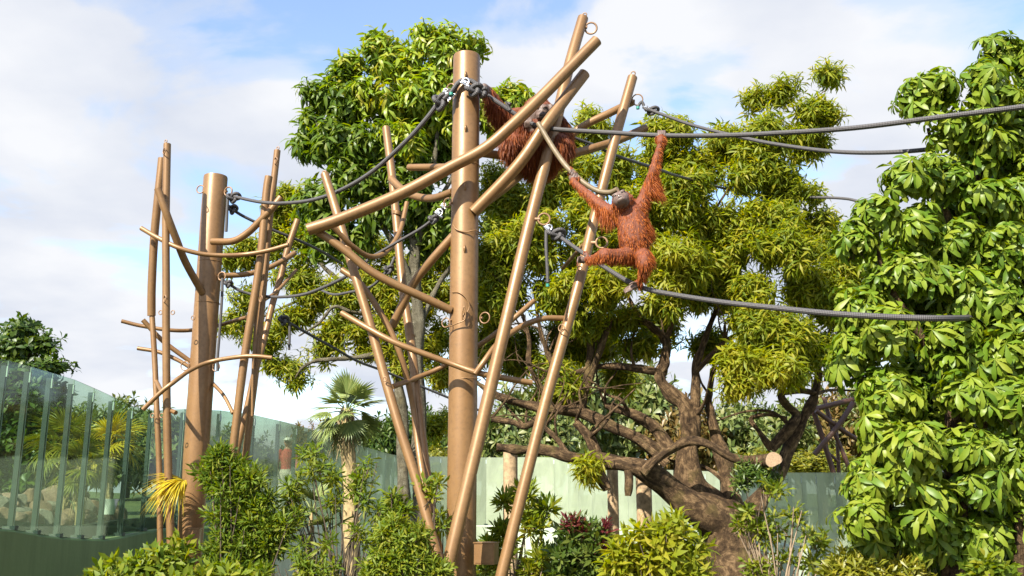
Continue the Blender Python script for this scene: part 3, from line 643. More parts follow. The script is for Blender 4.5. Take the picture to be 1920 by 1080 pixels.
# the big old tree: massive limbs, hanging olive-lime crown
T_mango = [spray_tpl(15, 0.19, 0.042, 40, -68, 0.5, 90 + s, 0.14) for s in range(6)]
Y = 19.0
limbs3 = [
    [(1400, 1130, Y, 130), (1380, 1060, Y, 116), (1358, 1005, Y, 104), (1335, 955, Y, 84), (1300, 912, Y, 58), (1289, 852, Y, 46), (1291, 800, Y, 38), (1284, 760, Y, 34), (1259, 736, Y, 30), (1238, 708, Y, 26), (1245, 672, Y, 22), (1249, 640, Y, 20), (1222, 612, Y, 16), (1197, 592, Y, 12), (1170, 540, Y, 7)],
    [(1350, 990, Y, 80), (1305, 950, Y - .3, 62), (1258, 915, Y - .5, 52), (1226, 895, Y - .7, 46), (1181, 873, Y - .8, 38), (1125, 863, Y - .8, 30), (1070, 858, Y - .8, 26), (1028, 846, Y - .8, 24), (975, 842, Y - .8, 20), (931, 839, Y - .8, 17)],
    [(1112, 862, Y - .8, 26), (1125, 890, Y - .85, 25), (1139, 918, Y - .9, 23)],
    [(1176, 868, Y - .8, 24), (1178, 900, Y - .9, 22), (1177, 930, Y - .9, 13)],
    [(1300, 830, Y, 26), (1303, 780, Y, 24), (1305, 717, Y, 20), (1304, 686, Y, 18), (1320, 640, Y, 14), (1350, 560, Y, 9), (1370, 470, Y, 6), (1400, 380, Y, 4)],
    [(1205, 888, Y - 1.0, 20), (1224, 867, Y - 1.0, 19), (1258, 843, Y - 1.0, 18), (1290, 827, Y - 1.0, 18), (1325, 832, Y - 1.0, 18), (1365, 856, Y - .9, 20), (1400, 864, Y - .9, 26), (1440, 862, Y - 1.15, 33), (1452, 861, Y - 1.5, 36)],
    [(1370, 1000, Y, 70), (1370, 930, Y + .1, 50), (1358, 870, Y + .2, 36), (1340, 810, Y + .3, 24), (1330, 740, Y + .4, 14), (1345, 660, Y + .4, 9)],
    [(1385, 1020, Y, 60), (1420, 940, Y + .4, 40), (1458, 890, Y + .5, 32), (1479, 843, Y + .5, 27), (1495, 806, Y + .5, 25), (1512, 772, Y + .5, 22), (1528, 740, Y + .5, 19), (1535, 690, Y + .5, 14), (1520, 620, Y + .4, 9), (1530, 520, Y + .4, 6)],
    [(1446, 842, Y + .3, 24), (1464, 820, Y + .3, 22), (1482, 798, Y + .3, 21), (1493, 778, Y + .4, 20), (1476, 760, Y + .4, 18), (1465, 738, Y + .4, 16), (1470, 690, Y + .3, 10), (1450, 620, Y + .2, 6)],
    [(1446, 842, Y + .3, 16), (1425, 812, Y + .2, 11), (1408, 785, Y + .2, 9), (1440, 778, Y + .1, 8), (1476, 784, Y, 6)],
    [(1470, 735, Y + .4, 13), (1500, 732, Y + .4, 14), (1530, 738, Y + .4, 10)],
    [(1256, 842, Y, 30), (1227, 802, Y + .1, 26), (1180, 774, Y + .1, 22), (1135, 760, Y + .2, 14)],
    [(1250, 860, Y - .1, 30), (1190, 820, Y - .1, 27), (1140, 796, Y - .1, 26), (1087, 774, Y - .1, 24), (1039, 768, Y - .1, 20), (986, 758, Y - .1, 18), (930, 741, Y - .1, 16), (890, 715, Y, 8)],
    [(1030, 770, Y - .1, 14), (986, 800, Y - .2, 15), (962, 792, Y - .2, 13), (921, 785, Y - .2, 14)],
    [(1087, 772, Y - .1, 18), (1066, 746, Y - .1, 15), (1045, 705, Y - .1, 13), (1027, 664, Y, 12), (1013, 617, Y, 9), (1000, 540, Y, 5)],
    [(1039, 768, Y - .1, 14), (1010, 720, Y, 11), (992, 682, Y, 11), (991, 629, Y, 10), (970, 560, Y, 6), (950, 480, Y, 3)],
    [(1087, 770, Y, 20), (1098, 730, Y, 18), (1104, 688, Y, 16), (1107, 638, Y, 15), (1094, 605, Y, 12), (1060, 540, Y, 7), (1050, 450, Y, 4)],
    [(1101, 725, Y, 18), (1116, 679, Y - .1, 16), (1131, 638, Y - .2, 15), (1146, 584, Y - .2, 13), (1150, 500, Y - .2, 8), (1180, 400, Y, 4)],
    [(1119, 856, Y - .6, 24), (1104, 821, Y - .6, 22), (1080, 790, Y - .6, 18)],
    [(1060, 850, Y - .6, 16), (1045, 824, Y - .5, 13), (1021, 801, Y - .4, 11)],
    [(1240, 700, Y, 20), (1190, 690, Y, 17), (1131, 686, Y, 14), (1087, 697, Y, 12), (1050, 712, Y, 9)],
    [(1303, 700, Y, 12), (1360, 640, Y - .4, 9), (1420, 600, Y - .7, 6), (1440, 520, Y - .7, 4)],
    [(1250, 640, Y, 12), (1280, 540, Y - .3, 9), (1320, 430, Y - .4, 6), (1400, 300, Y - .2, 4), (1440, 220, Y, 2.5)],
    [(1535, 690, Y + .5, 10), (1560, 600, Y + .3, 7), (1570, 480, Y, 4)],
    [(1370, 470, Y, 6), (1460, 330, Y, 5), (1490, 220, Y, 3), (1553, 165, Y, 2)],
    [(1190, 820, Y - .3, 14), (1250, 870, Y - .5, 18)]]
limbs3 = [[(q[0], q[1], q[2], q[3] * (.86 if q[3] < 60 else .92)) for q in l] for l in limbs3]
_r = random.Random(77); _main = list(limbs3)
for _k in range(46):                       # tangle of thinner crooked branches
    l_ = _r.choice(_main[:1] + _main[4:5] + _main[6:9] + _main[11:23]); q = _r.choice(l_[1:]); w_ = min(max(q[3] * .45, 4), 11)
    a_ = _r.uniform(-2.5, -.6); st = _r.uniform(26, 46); x_, y_, d_ = q[0], q[1], q[2]; nb_ = [(x_, y_, d_, w_)]
    for _j in range(4):
        a_ += _r.uniform(-.6, .6); x_ += math.cos(a_) * st; y_ += math.sin(a_) * st; d_ += _r.uniform(-.35, .35); w_ *= .74; nb_.append((x_, y_, d_, w_))
    if y_ > 480 or _r.random() < .6: limbs3.append(nb_)
t3 = tree('old_spreading_tree', 'massive old tree with twisted dark limbs and drooping olive green crown right of centre', tuple(A(1400, 1130, Y)), limbs3, M_bark, M_cut)
E3 = EL([(1120, 235, 45, 26, .6), (1085, 270, 46, 36, .3), (1060, 345, 60, 45), (960, 380, 60, 60, .4), (930, 460, 40, 60, .6), (1010, 450, 60, 60), (950, 550, 50, 45, .4), (1030, 550, 56, 46), (1110, 430, 60, 60, -.3), (1130, 530, 70, 44, -.3), (1170, 310, 60, 46, -.2), (1190, 400, 60, 50, -.4), (1250, 270, 56, 30, .2), (1290, 320, 70, 46, -.4), (1250, 380, 60, 46, -.6), (1370, 290, 60, 36, .1), (1410, 340, 70, 40, -.4), (1445, 255, 52, 26), (1420, 186, 26, 20), (1472, 170, 32, 24), (1555, 143, 30, 17), (1500, 215, 40, 24), (1552, 215, 26, 22), (1520, 280, 46, 40), (1510, 350, 60, 40, -.2), (1330, 410, 70, 44, -.7), (1430, 420, 70, 40, -.7), (1540, 420, 55, 46, -.2), (1280, 480, 66, 40, -.6), (1380, 500, 70, 40, -.7), (1480, 490, 66, 40, -.5), (1560, 500, 46, 50, -.2), (1220, 490, 40, 40, -.4), (1240, 555, 50, 28, -.3), (1320, 560, 60, 32, -.5), (1420, 570, 70, 36, -.6), (1510, 560, 50, 40, -.3), (1400, 640, 66, 40, -.8), (1470, 630, 60, 44, -.8), (1385, 700, 44, 36, -.8), (1440, 700, 50, 36, -.8), (1510, 650, 40, 36, -.4), (1160, 590, 40, 22), (1080, 600, 40, 22), (1104, 876, 16, 14, -1.0), (1030, 690, 30, 22, .4), (1070, 720, 26, 20), (1200, 650, 34, 22, .4), (1340, 560, 60, 40, .5), (1200, 470, 60, 50, .5), (1000, 640, 46, 36, 1.2), (1060, 650, 60, 36, 1.4), (1130, 650, 60, 46, 1.5), (1200, 620, 50, 30, 1.2), (1050, 740, 50, 26, 1.6), (940, 640, 46, 46, 1.5), (900, 560, 40, 50, 1.4), (1330, 650, 36, 40, 1.2), (1180, 720, 40, 26, 1.6), (1110, 480, 70, 60, .8), (1000, 340, 50, 40, .4), (1240, 330, 60, 50, .6), (1570, 580, 46, 36), (1595, 520, 40, 46, .2), (1545, 670, 40, 28, .2), (1590, 640, 34, 30, .3), (1500, 700, 30, 22, -.4)], Y)
_r = random.Random(9); E3 = [(e[0] + _r.uniform(-22, 22), e[1] + _r.uniform(-20, 20), e[2] * _r.uniform(.75, 1.1), e[3] * _r.uniform(1.0, 1.5), e[4] + _r.uniform(-.5, .5)) if e[2] > 36 else e for e in E3]
leafy(t3, E3, T_mango, ML_mango, 0.27, 0.60, 18, 0.6, (0.65, 1.25), 300, seed=31, twig_frac=.6)

# glossy umbrella tree on the right, near the camera
T_umb = [palmate_tpl(n, 0.150, 0.050, 120 + n * 3 + s, 16, 0.5) for n, s in ((7, 0), (8, 1), (9, 2), (8, 3), (7, 4), (9, 5))]
Y = 9.6
t4 = tree('umbrella_tree', 'big glossy umbrella tree with hand shaped leaves filling the right side', tuple(A(1790, 1300, Y)), [
    [(1800, 1310, Y + .3, 50), (1795, 1080, Y + .3, 44), (1790, 900, Y + .3, 38), (1800, 700, Y + .3, 30), (1820, 480, Y + .3, 22), (1840, 280, Y + .2, 14), (1860, 130, Y, 6)],
    [(1795, 950, Y + .3, 26), (1720, 840, Y + .2, 20), (1650, 760, Y, 12), (1600, 680, Y, 6)], [(1800, 760, Y + .3, 22), (1720, 620, Y + .1, 16), (1660, 520, Y, 10), (1640, 430, Y, 5)],
    [(1815, 520, Y + .3, 18), (1770, 380, Y + .2, 12), (1740, 240, Y, 6)], [(1795, 900, Y + .3, 24), (1860, 760, Y, 16), (1920, 620, Y, 10)],
    [(1700, 1310, Y + .4, 34), (1690, 1080, Y + .4, 28), (1670, 960, Y + .4, 22), (1640, 880, Y + .2, 12)], [(1915, 1310, Y + .1, 26), (1912, 1000, Y + .1, 22), (1925, 850, Y, 16)]], M_bark)
E4 = EL([(1875, 108, 48, 30), (1930, 120, 50, 50), (1765, 178, 54, 34), (1720, 200, 24, 26), (1840, 190, 60, 46), (1910, 230, 60, 60), (1790, 250, 60, 34), (1850, 290, 60, 36), (1690, 340, 56, 26), (1760, 350, 56, 34), (1850, 370, 64, 40), (1930, 360, 50, 60), (1640, 400, 44, 36), (1710, 420, 60, 40), (1800, 440, 64, 40), (1890, 470, 60, 46), (1610, 470, 40, 40), (1680, 500, 60, 40, -.1), (1770, 530, 64, 40), (1860, 560, 64, 44), (1930, 560, 40, 60), (1630, 560, 46, 34), (1628, 650, 40, 40, -.1), (1680, 630, 60, 40, -.2), (1770, 640, 60, 44), (1860, 660, 60, 44), (1650, 730, 44, 36, -.1), (1700, 730, 60, 44, -.2), (1790, 750, 60, 44), (1890, 770, 60, 50), (1650, 815, 46, 36), (1700, 830, 60, 44, -.2), (1790, 850, 50, 36), (1880, 870, 60, 44), (1612, 890, 44, 34), (1585, 610, 30, 30), (1590, 690, 28, 28, .1), (1670, 920, 60, 40, -.1), (1740, 920, 46, 40), (1620, 960, 50, 36, -.1), (1680, 1000, 50, 28), (1860, 920, 46, 28), (1750, 560, 130, 120, 1.1), (1720, 760, 120, 120, 1.1), (1840, 400, 100, 120, 1.1), (1860, 700, 100, 150, 1.1), (1920, 680, 50, 60), (1930, 860, 40, 70), (1900, 300, 60, 50, .3), (1800, 1000, 60, 30, .6), (1900, 1000, 50, 40, .6), (1640, 1030, 50, 26, .3), (1720, 1020, 50, 30, .2), (1790, 980, 50, 34, .3), (1860, 980, 50, 36, .2), (1920, 960, 40, 50), (1990, 300, 60, 80), (2000, 480, 60, 80), (2000, 660, 60, 80), (1990, 840, 60, 80)], Y)
E4 = [(e[0] + _r.uniform(-14, 14), e[1] + _r.uniform(-14, 14), e[2] * _r.uniform(.8, 1.1), e[3] * _r.uniform(.85, 1.25), e[4] + _r.uniform(-.15, .15)) for e in E4]
leafy(t4, E4, T_umb, ML_umb, 0.16, 0.56, 13, 0.75, (0.65, 1.3), 300, 'leaf', 0.008, .5, seed=41, flat=0.8, zmin=-0.2)

# ------------------------------------------------------------------ climbing frames: every tube a beam of the welded frame
def beam(root, name, pts, w, mtl=None, per=5, label=None, capm=None, sides=16, lip=True):
    ys = [p[2] for p in pts]; r = R(w, sum(ys) / len(ys))
    path = wpath(pts, per); mb = MB(); mb.tube(path, r, sides, True, 1)
    o = mb.build(name, [mtl or M_paint, capm or mtl or M_paint], root)
    if label: o['label'] = label
    return o, path, r
def ring(root, px, py, Y, rpx, tpx, nrm=(0.25, 1, 0.1), mtl=None, lug=None):
    mb = MB(); k = Y / F; c = A(px, py, Y); mb.torus(c, nrm, rpx * k, tpx * 0.5 * k, 24, 8)
    if lug is not None:
        l = A(*lug); mb.tube([l, l + (c - l) * 0.55], tpx * k * 0.9, 8)
    return mb.build('ring', mtl or M_paint2, root)
def eyebolt(root, px, py, Y, rpx=4.5, tpx=2.6, nrm=(0.4, 1, 0), mtl=None):
    mb = MB(); k = Y / F; c = A(px, py, Y); mb.torus(c, nrm, rpx * k, tpx * .5 * k, 14, 6)
    mb.tube([c - Vector((0, 0, rpx * k)), c - Vector((0, 0, rpx * k * 2.6))], tpx * .55 * k, 6)
    return mb.build('eyebolt', mtl or M_paint2, root)
def cleat(root, px, py, Y, hpx=9):
    """small welded hook lug on a pole"""
    k = Y / F; c = A(px, py, Y); h_ = hpx * k; mb = MB()
    mb.tube([c + Vector((0, .03, h_)), c + Vector((0, -.012, h_ * .5)), c + Vector((0, -.02, -h_ * .2)), c + Vector((0, .0, -h_ * .9))], [.006, .012, .016, .007], 7)
    mb.box(c + Vector((0.004, .01, -h_ * .2)), (.03, .05, h_ * .7))
    return mb.build('hook', M_paint, root)
def seam(root, px, py, Y, w, tilt=0.0):
    mb = MB(); c = A(px, py, Y); mb.torus(c, (tilt, 0, 1), R(w, Y) + .001, .005, 36, 6)
    return mb.build('weld_seam', M_paint, root)

YC = 11.5
cf = thing('climbing_structure', 'tall brown tube climbing frame around the thick centre pole, with the orangutans on it', 'climbing frame', tuple(A(873, 1300, YC).xy) + (0.0,), 'brown tube climbing frames')
pc = A(875, 105, YC)
mb = MB(); mb.tube([(pc.x, YC, -.2), (pc.x, YC, 2), (pc.x, YC, pc.z - .02), (pc.x, YC, pc.z)], [.172, .172, .172, .166], 40)
mb.build('main_pole', M_paint, cf)
for py in (312, 712): seam(cf, 874, py, YC, 54.4)
BC = [  # name, path (px, py, Y), width px
    ('beam', [(577, 431, 11.0), (640, 410, 11.02), (750, 364, 11.08), (844, 314, 11.1), (910, 278, 11.1), (959, 236, 11.1), (1014, 183, 11.15), (1064, 132, 11.2), (1119, 76, 11.25)], 24),
    ('leaning_pole', [(1093, 34, 12.0), (1066, 128, 11.75), (1040, 238, 11.5), (993, 418, 11.2), (950, 599, 10.95), (905, 790, 10.8), (850, 1020, 10.6), (820, 1150, 10.5), (796, 1250, 10.45)], 24),
    ('beam', [(888, 398, 11.35), (949, 335, 11.25), (984, 293, 11.2), (1020, 239, 11.2), (1059, 186, 11.3), (1096, 138, 11.4)], 24),
    ('leaning_pole', [(1186, 145, 12.1), (1153, 262, 11.9), (1112, 420, 11.7), (1083, 540, 11.5), (1027, 738, 11.3), (975, 940, 11.1), (930, 1120, 11.0), (900, 1240, 10.95)], 21),
    ('leaning_pole', [(609, 327, 11.9), (631, 397, 11.7), (661, 500, 11.45), (693, 605, 11.3), (726, 724, 11.15), (750, 805, 11.05), (782, 905, 10.95), (829, 1074, 10.75), (870, 1230, 10.6)], 18),
    ('leaning_pole', [(724, 240, 13.2), (735, 329, 12.9), (744, 418, 12.6), (755, 536, 12.3), (770, 638, 12.1), (784, 760, 11.9), (798, 877, 11.7), (814, 985, 11.55), (845, 1180, 11.3)], 17),
    ('curved_beam', [(641, 506, 11.75), (678, 534, 11.7), (726, 608, 11.7), (750, 664, 11.7), (764, 712, 11.75), (776, 770, 11.8), (784, 836, 11.72), (797, 920, 11.5), (830, 1120, 11.3)], 12),
    ('beam', [(588, 428, 11.1), (649, 471, 11.12), (693, 507, 11.15), (744, 535, 11.2), (797, 559, 11.3), (846, 582, 11.4)], 16),
    ('beam', [(850, 442, 11.5), (806, 492, 11.6), (773, 536, 11.75), (735, 612, 11.9)], 17),
    ('curved_rail', [(624, 425, 11.35), (658, 459, 11.5), (690, 480, 11.7), (717, 477, 11.9), (738, 456, 12.1), (752, 428, 12.3), (763, 380, 12.5)], 10),
    ('curved_beam', [(733, 335, 12.8), (753, 354, 12.6), (773, 366, 12.4), (803, 372, 12.1), (827, 368, 11.8), (850, 359, 11.6)], 15),
    ('beam', [(767, 314, 12.2), (860, 313, 11.6)], 14),
    ('rail', [(641, 587, 11.35), (684, 612, 11.2), (738, 641, 11.1), (797, 664, 11.1), (844, 681, 11.12), (895, 699, 11.05), (940, 708, 11.1), (997, 718, 11.2)], 11.5),
    ('rail', [(736, 725, 11.5), (788, 706, 11.9), (833, 686, 12.0), (903, 644, 12.0), (941, 616, 12.0), (968, 593, 12.0), (1001, 564, 12.1)], 10),
    ('curved_rail', [(891, 701, 11.0), (909, 676, 11.0), (930, 648, 11.1), (959, 624, 11.25), (986, 608, 11.35), (1021, 597, 11.4), (1060, 597, 11.45)], 11),
    ('curved_beam', [(880, 282, 11.55), (906, 287, 11.75), (970, 295, 11.95), (1020, 296, 12.0), (1062, 291, 12.0), (1112, 278, 12.1), (1156, 264, 12.25), (1211, 240, 12.4)], 17),
    ('beam', [(1186, 191, 12.2), (1139, 214, 12.1), (1098, 234, 12.1), (1067, 256, 12.1), (1000, 305, 11.9), (962, 341, 11.7), (900, 388, 11.5)], 16),
    ('rail', [(1094, 459, 11.7), (1055, 503, 12.3)], 8)]
for nm, pts, w in BC: beam(cf, nm, pts, w)
cs = beam(cf, 'curved_hose_rail', [(1009, 231, 11.05), (1038, 279, 10.95), (1061, 311, 10.85), (1078, 328, 10.8), (1098, 345, 10.75), (1121, 358, 10.7), (1143, 361, 10.62), (1158, 355, 10.55)], 10.5, M_olive, 6, 'olive brown curved hose rail held by the hanging ape', M_cut)
# seams, rings, bolts, hooks
for px, py, Y, w in ((1046, 208, 11.55, 25), (745, 400, 12.62, 18), (770, 630, 12.12, 18), (1076, 326, 10.8, 15)):
    mb = MB(); mb.tube([A(px + .8, py - 3, Y), A(px - .8, py + 3, Y)], R(w, Y), 18); mb.build('sleeve', M_paint, cf)
ring(cf, 1108, 53, 11.95, 12, 4, (0.15, 1, 0.1), None, (1093, 50, 11.95)); eyebolt(cf, 1096, 28, 12.0)
ring(cf, 1020, 411, 11.15, 11.5, 4, (0.1, 1, 0), None, (1003, 411, 11.17)); ring(cf, 1128, 455, 11.55, 11, 4, (0.1, 1, 0), None, (1108, 455, 11.6))
ring(cf, 1195, 187, 12.1, 11, 2.6, (0.35, 1, 0.2), None, (1184, 190, 12.1)); eyebolt(cf, 1187, 138, 12.1); eyebolt(cf, 608, 325, 11.9, 5)
ring(cf, 909, 596, 11.4, 10.5, 2.6, (0.5, 1, 0), None, (900, 596, 11.45)); ring(cf, 836, 605, 11.35, 9, 2.2, (0.6, 1, 0), None, (846, 600, 11.4))
ring(cf, 839, 380, 11.4, 9, 3, (0.7, 1, 0), None, (848, 380, 11.45)); ring(cf, 845, 165, 11.35, 9, 3, (0.6, 1, 0), None, (851, 168, 11.4)); ring(cf, 982, 447, 11.1, 4, 2)
ring(cf, 1087, 503, 11.42, 4, 2); ring(cf, 722, 711, 11.05, 4, 2.2); ring(cf, 815, 985, 11.45, 4, 2); ring(cf, 1053, 615, 11.3, 7, 2.2, (0.8, 1, 0))
for px, py in ((873, 240), (872, 350), (871, 466), (869, 592), (873, 140)): cleat(cf, px, py, YC - .172)
mb = MB(); mb.tube(wpath([(850, 422, 11.37), (856, 430, 11.33), (872, 435, 11.31), (892, 432, 11.33), (904, 440, 11.5)], 6), .008, 8); mb.build('cable', M_paint, cf)
mb = MB(); mb.tube(wpath([(848, 548, 11.38), (862, 549, 11.32), (875, 560, 11.30), (880, 576, 11.30), (872, 592, 11.29), (868, 600, 11.28), (867, 585, 11.27), (871, 574, 11.27), (872, 598, 11.27), (858, 606, 11.28), (843, 612, 11.33), (836, 613, 11.36)], 6), .008, 8); mb.build('cable', M_paint, cf)
mb = MB(); k = 11.1 / F; c = A(912, 1038, 11.18)
rz = Matrix.Rotation(math.radians(-16), 3, 'Z'); w_, h_ = 37 * k, 37 * k
mb.box(c, (w_, .2, h_), rz); mb.box(c + Vector((0, 0, h_ / 2 + .006)), (w_ + .02, .22, .012), rz)
bx = mb.build('cable_box', M_paint, cf)
mb = MB(); mb.box(c + rz @ Vector((0, -.1015, 0)), (w_ * .86, .008, h_ * .86), rz)
lid = mb.build('lid', M_paint, bx); lid.location = (0, 0, 0)
lid.parent = bx

YL = 13.6
lf = thing('climbing_structure', 'brown tube climbing frame on the left around the thick pole near the glass', 'climbing frame', tuple(A(356, 1200, YL).xy) + (0.0,), 'brown tube climbing frames')
pl = A(404.5, 331, YL)
mb = MB(); mb.tube([(pl.x, YL, -.2), (pl.x, YL, 2), (pl.x, YL, pl.z - .02), (pl.x, YL, pl.z)], [.172, .172, .172, .166], 40)
mb.build('main_pole', M_paint, lf)
for py in (492, 569): seam(lf, 404.5 - (py - 331) * .066, py, YL, 46)
BL = [
    ('leaning_pole', [(304, 297, 13.2), (296, 373, 13.2), (289, 447, 13.25), (284.5, 536, 13.3), (284, 592, 13.35)], 15.5),
    ('thin_pole', [(285, 590, 13.35), (290, 673, 13.3), (292.5, 733, 13.25), (295, 792, 13.2), (298.5, 880, 13.2), (300, 994, 13.15), (302, 1150, 13.1)], 10.5),
    ('upright_pole', [(313.5, 270, 12.9), (311, 418, 12.9), (311.5, 536, 12.9), (311.5, 629, 12.9), (313, 777, 12.9), (316, 904, 12.9), (320, 1007, 12.9), (325, 1150, 12.9)], 14.5),
    ('beam', [(296, 354, 12.75), (313, 403, 12.8), (330, 447, 12.95), (348, 492, 13.15), (380, 550, 13.45)], 14.5),
    ('curved_rail', [(265, 428, 13.05), (298, 447, 12.95), (336, 465, 12.9), (378, 476, 12.95), (419, 479, 13.0), (461, 477, 13.05), (502, 470, 13.0), (541, 459, 12.95)], 9),
    ('leaning_pole', [(504, 331, 13.15), (499, 365, 13.15), (490, 470, 13.15), (480, 540, 13.15), (465, 629, 13.15), (452, 718, 13.15), (438, 836, 13.15), (426, 935, 13.15), (405, 1110, 13.15)], 15.5),
    ('leaning_pole', [(520, 282, 13.35), (513, 344, 13.35), (505, 420, 13.35), (498, 500, 13.35), (494, 540, 13.35), (486, 629, 13.35), (480, 690, 13.35), (473, 750, 13.35), (455, 900, 13.4), (425, 1120, 13.4)], 13),
    ('leaning_pole', [(558, 412, 14.2), (538, 472, 14.15), (525, 524, 14.1), (512, 566, 14.0), (499, 620, 13.9), (489, 660, 13.8), (478, 700, 13.75), (464, 762, 13.7), (446, 836, 13.65), (425, 930, 13.6), (395, 1090, 13.6)], 12.5),
    ('curved_beam', [(398, 453, 13.4), (437, 452, 13.25), (464, 437, 13.2), (487, 415, 13.15), (508, 394, 13.1), (527, 370, 13.1)], 14),
    ('curved_beam', [(405, 517, 13.6), (440, 516, 13.7), (468, 513, 13.75), (499, 504, 13.85), (530, 489, 13.95), (553, 474, 14.05)], 10.5),
    ('rail', [(484, 570, 13.5), (517, 548, 13.85), (537, 527, 14.05), (556, 506, 14.2)], 6.5),
    ('curved_rail', [(228, 602, 13.7), (265, 611, 13.75), (319, 619, 13.8), (360, 619, 13.95), (406, 611, 13.95), (437, 602, 13.8), (463, 595, 13.5)], 7.5),
    ('rail', [(268, 600, 13.4), (304, 638, 13.5), (357, 678, 13.6)], 9),
    ('rail', [(258, 653, 13.6), (298, 660, 13.6), (333, 675, 13.6), (358, 690, 13.6)], 7.5),
    ('curved_rail', [(268, 768, 12.75), (301, 736, 12.75), (324, 718, 12.78), (357, 694, 12.95), (396, 678, 13.1), (449, 669, 13.02), (480, 668, 13.0), (510, 671, 13.0)], 8.5),
    ('curved_rail', [(396, 716, 13.6), (419, 741, 13.4), (437, 775, 13.2)], 7),
    ('stub', [(316, 768, 12.95), (330, 774, 12.85)], 8), ('stub', [(293, 715, 13.25), (304, 736, 12.9)], 8),
    ('thin_pole', [(484, 560, 13.25), (478, 620, 13.25), (474, 700, 13.2), (473, 780, 13.2)], 5)]
for nm, pts, w in BL: beam(lf, nm, pts, w)
ring(lf, 376, 355, 13.5, 8, 2.4, (0.2, 1, 0), None, (385, 357, 13.55)); ring(lf, 428, 359, 13.5, 9, 3, (0.4, 1, 0), None, (422, 359, 13.55))
ring(lf, 416, 518, 13.5, 8, 3, (0.3, 1, 0), None, (406, 518, 13.55)); ring(lf, 347, 686, 13.5, 8.5, 2.4, (0.2, 1, 0), None, (357, 686, 13.55)); ring(lf, 405, 688, 13.5, 8, 2.4, (0.4, 1, 0), None, (397, 688, 13.55))
for q in ((301, 586), (324, 586), (362, 596), (303, 779), (286, 779)): ring(lf, q[0], q[1], 13.1, 4, 1.8, (0.3, 1, 0))
for q in ((308, 283, 12.82), (309, 560, 12.82), (517, 301, 13.28), (489, 560, 13.1)):
    ring(lf, q[0], q[1], q[2], 6.5, 2, (1.2, 1, 0))
for q in ((311, 265, 12.9), (521, 278, 13.35)): eyebolt(lf, q[0], q[1], q[2], 3, 1.8)
mb = MB(); c = A(362, 1006, 13.36); mb.box(c, (.19, .14, .2), Matrix.Rotation(.1, 3, 'Z')); mb.box(c + Vector((0, 0, .106)), (.21, .16, .012), Matrix.Rotation(.1, 3, 'Z'))
mb.build('cable_box', M_paint, lf)['label'] = 'orange brown box on the foot of the left pole'

# ------------------------------------------------------------------ ropes
def trefoil(c, sx, sy, sz, n=48):
    return [Vector((c.x + sx * (math.sin(t) + 2 * math.sin(2 * t)) / 3, c.y + sy * math.sin(3 * t), c.z + sz * (math.cos(t) - 2 * math.cos(2 * t)) / 3)) for t in np.linspace(0, 2 * math.pi, n)]
def rope(label, pts, w0, w1, knots=(), tails=(), shackles=(), tapes=(), extra=()):
    Ym = pts[len(pts) // 2][2]
    r_ = thing('climbing_rope', label, 'rope', tuple(A(*pts[0])), 'black braided ropes of the climbing frames')
    path = wpath(pts, 8); n = len(path); mb = MB()
    mb.tube(path, [R(w0, pts[0][2]) + (R(w1, pts[-1][2]) - R(w0, pts[0][2])) * i / (n - 1) for i in range(n)], 12); mb.build('rope', M_rope, r_, True)
    for (px, py, Y, sx, sz, wp) in knots:
        mb = MB(); k = Y / F; mb.tube(trefoil(A(px, py, Y), sx * k, min(sx, sz) * k * .5, sz * k), R(wp, Y), 10); mb.build('knot', M_rope, r_, True)
    for tl in tails:
        mb = MB(); mb.tube(wpath(tl[0], 6), R(tl[1], tl[0][0][2]), 8); mb.build('tail', M_rope, r_, True)
    for (px, py, Y, s, a) in shackles:
        mb = MB(); k = Y / F; c = A(px, py, Y); q = Matrix.Rotation(a, 3, 'Y')
        mb.tube([c + q @ Vector(v) * s * k for v in ((-.8, 0, -.9), (-.85, 0, 0), (-.6, 0, .7), (0, 0, 1), (.6, 0, .7), (.85, 0, 0), (.8, 0, -.9))], s * .24 * k, 8)
        mb.tube([c + q @ Vector(v) * s * k for v in ((-1.25, 0, -.8), (1.25, 0, -.8))], s * .27 * k, 8)
        mb.ball(c + q @ Vector((1.3, 0, -.8)) * s * k, s * .42 * k); mb.box(c + q @ Vector((-.1, 0, -.2)) * s * k, (s * .9 * k, s * .6 * k, s * .7 * k), q)
        mb.build('shackle', M_steel, r_)
    for (px, py, Y, s) in tapes:
        mb = MB(); c = A(px, py, Y); mb.tube([c - Vector((0, 0, .018)), c + Vector((0, 0, .018))], R(s, Y), 10); mb.build('whipping', M_green_tape, r_)
    return r_
def yr1(px): return 11.25 - (px - 905) * 3.55 / 1095
R1 = [(893, 168), (912, 178), (935, 193), (960, 210), (985, 226), (1012, 237), (1050, 243), (1150, 249), (1240, 254), (1350, 254), (1450, 250), (1600, 240), (1760, 220), (1920, 200), (2080, 176), (2400, 118)]
R1p = [(x, y, (11.25 if x < 905 else 11.35 if x < 1000 else 11.35 - (x - 1000) * .0032)) for x, y in R1]
def y1(px): return 11.35 - (px - 1000) * .0032
rp = rope('thickest black rope, running right from the centre pole, gripped by the hanging ape', R1p, 9.5, 14, knots=[(889, 168, 11.22, 17, 12, 10), (905, 173, 11.25, 9, 9, 9)], shackles=[(873, 153, 11.2, 8, .5)])
mb = MB(); mb.tube(wpath([(896, 160, 11.26), (884, 152, 11.27), (868, 150, 11.27), (856, 160, 11.29), (847, 180, 11.36)], 6), R(10, 11.3), 10); mb.build('collar', M_rope, rp, True)
mb = MB(); mb.tube([A(956, 207, 11.33), A(950, 190, 11.33), A(957, 196, 11.3)], R(8, 11.3), 8); mb.build('tail', M_rope, rp, True)
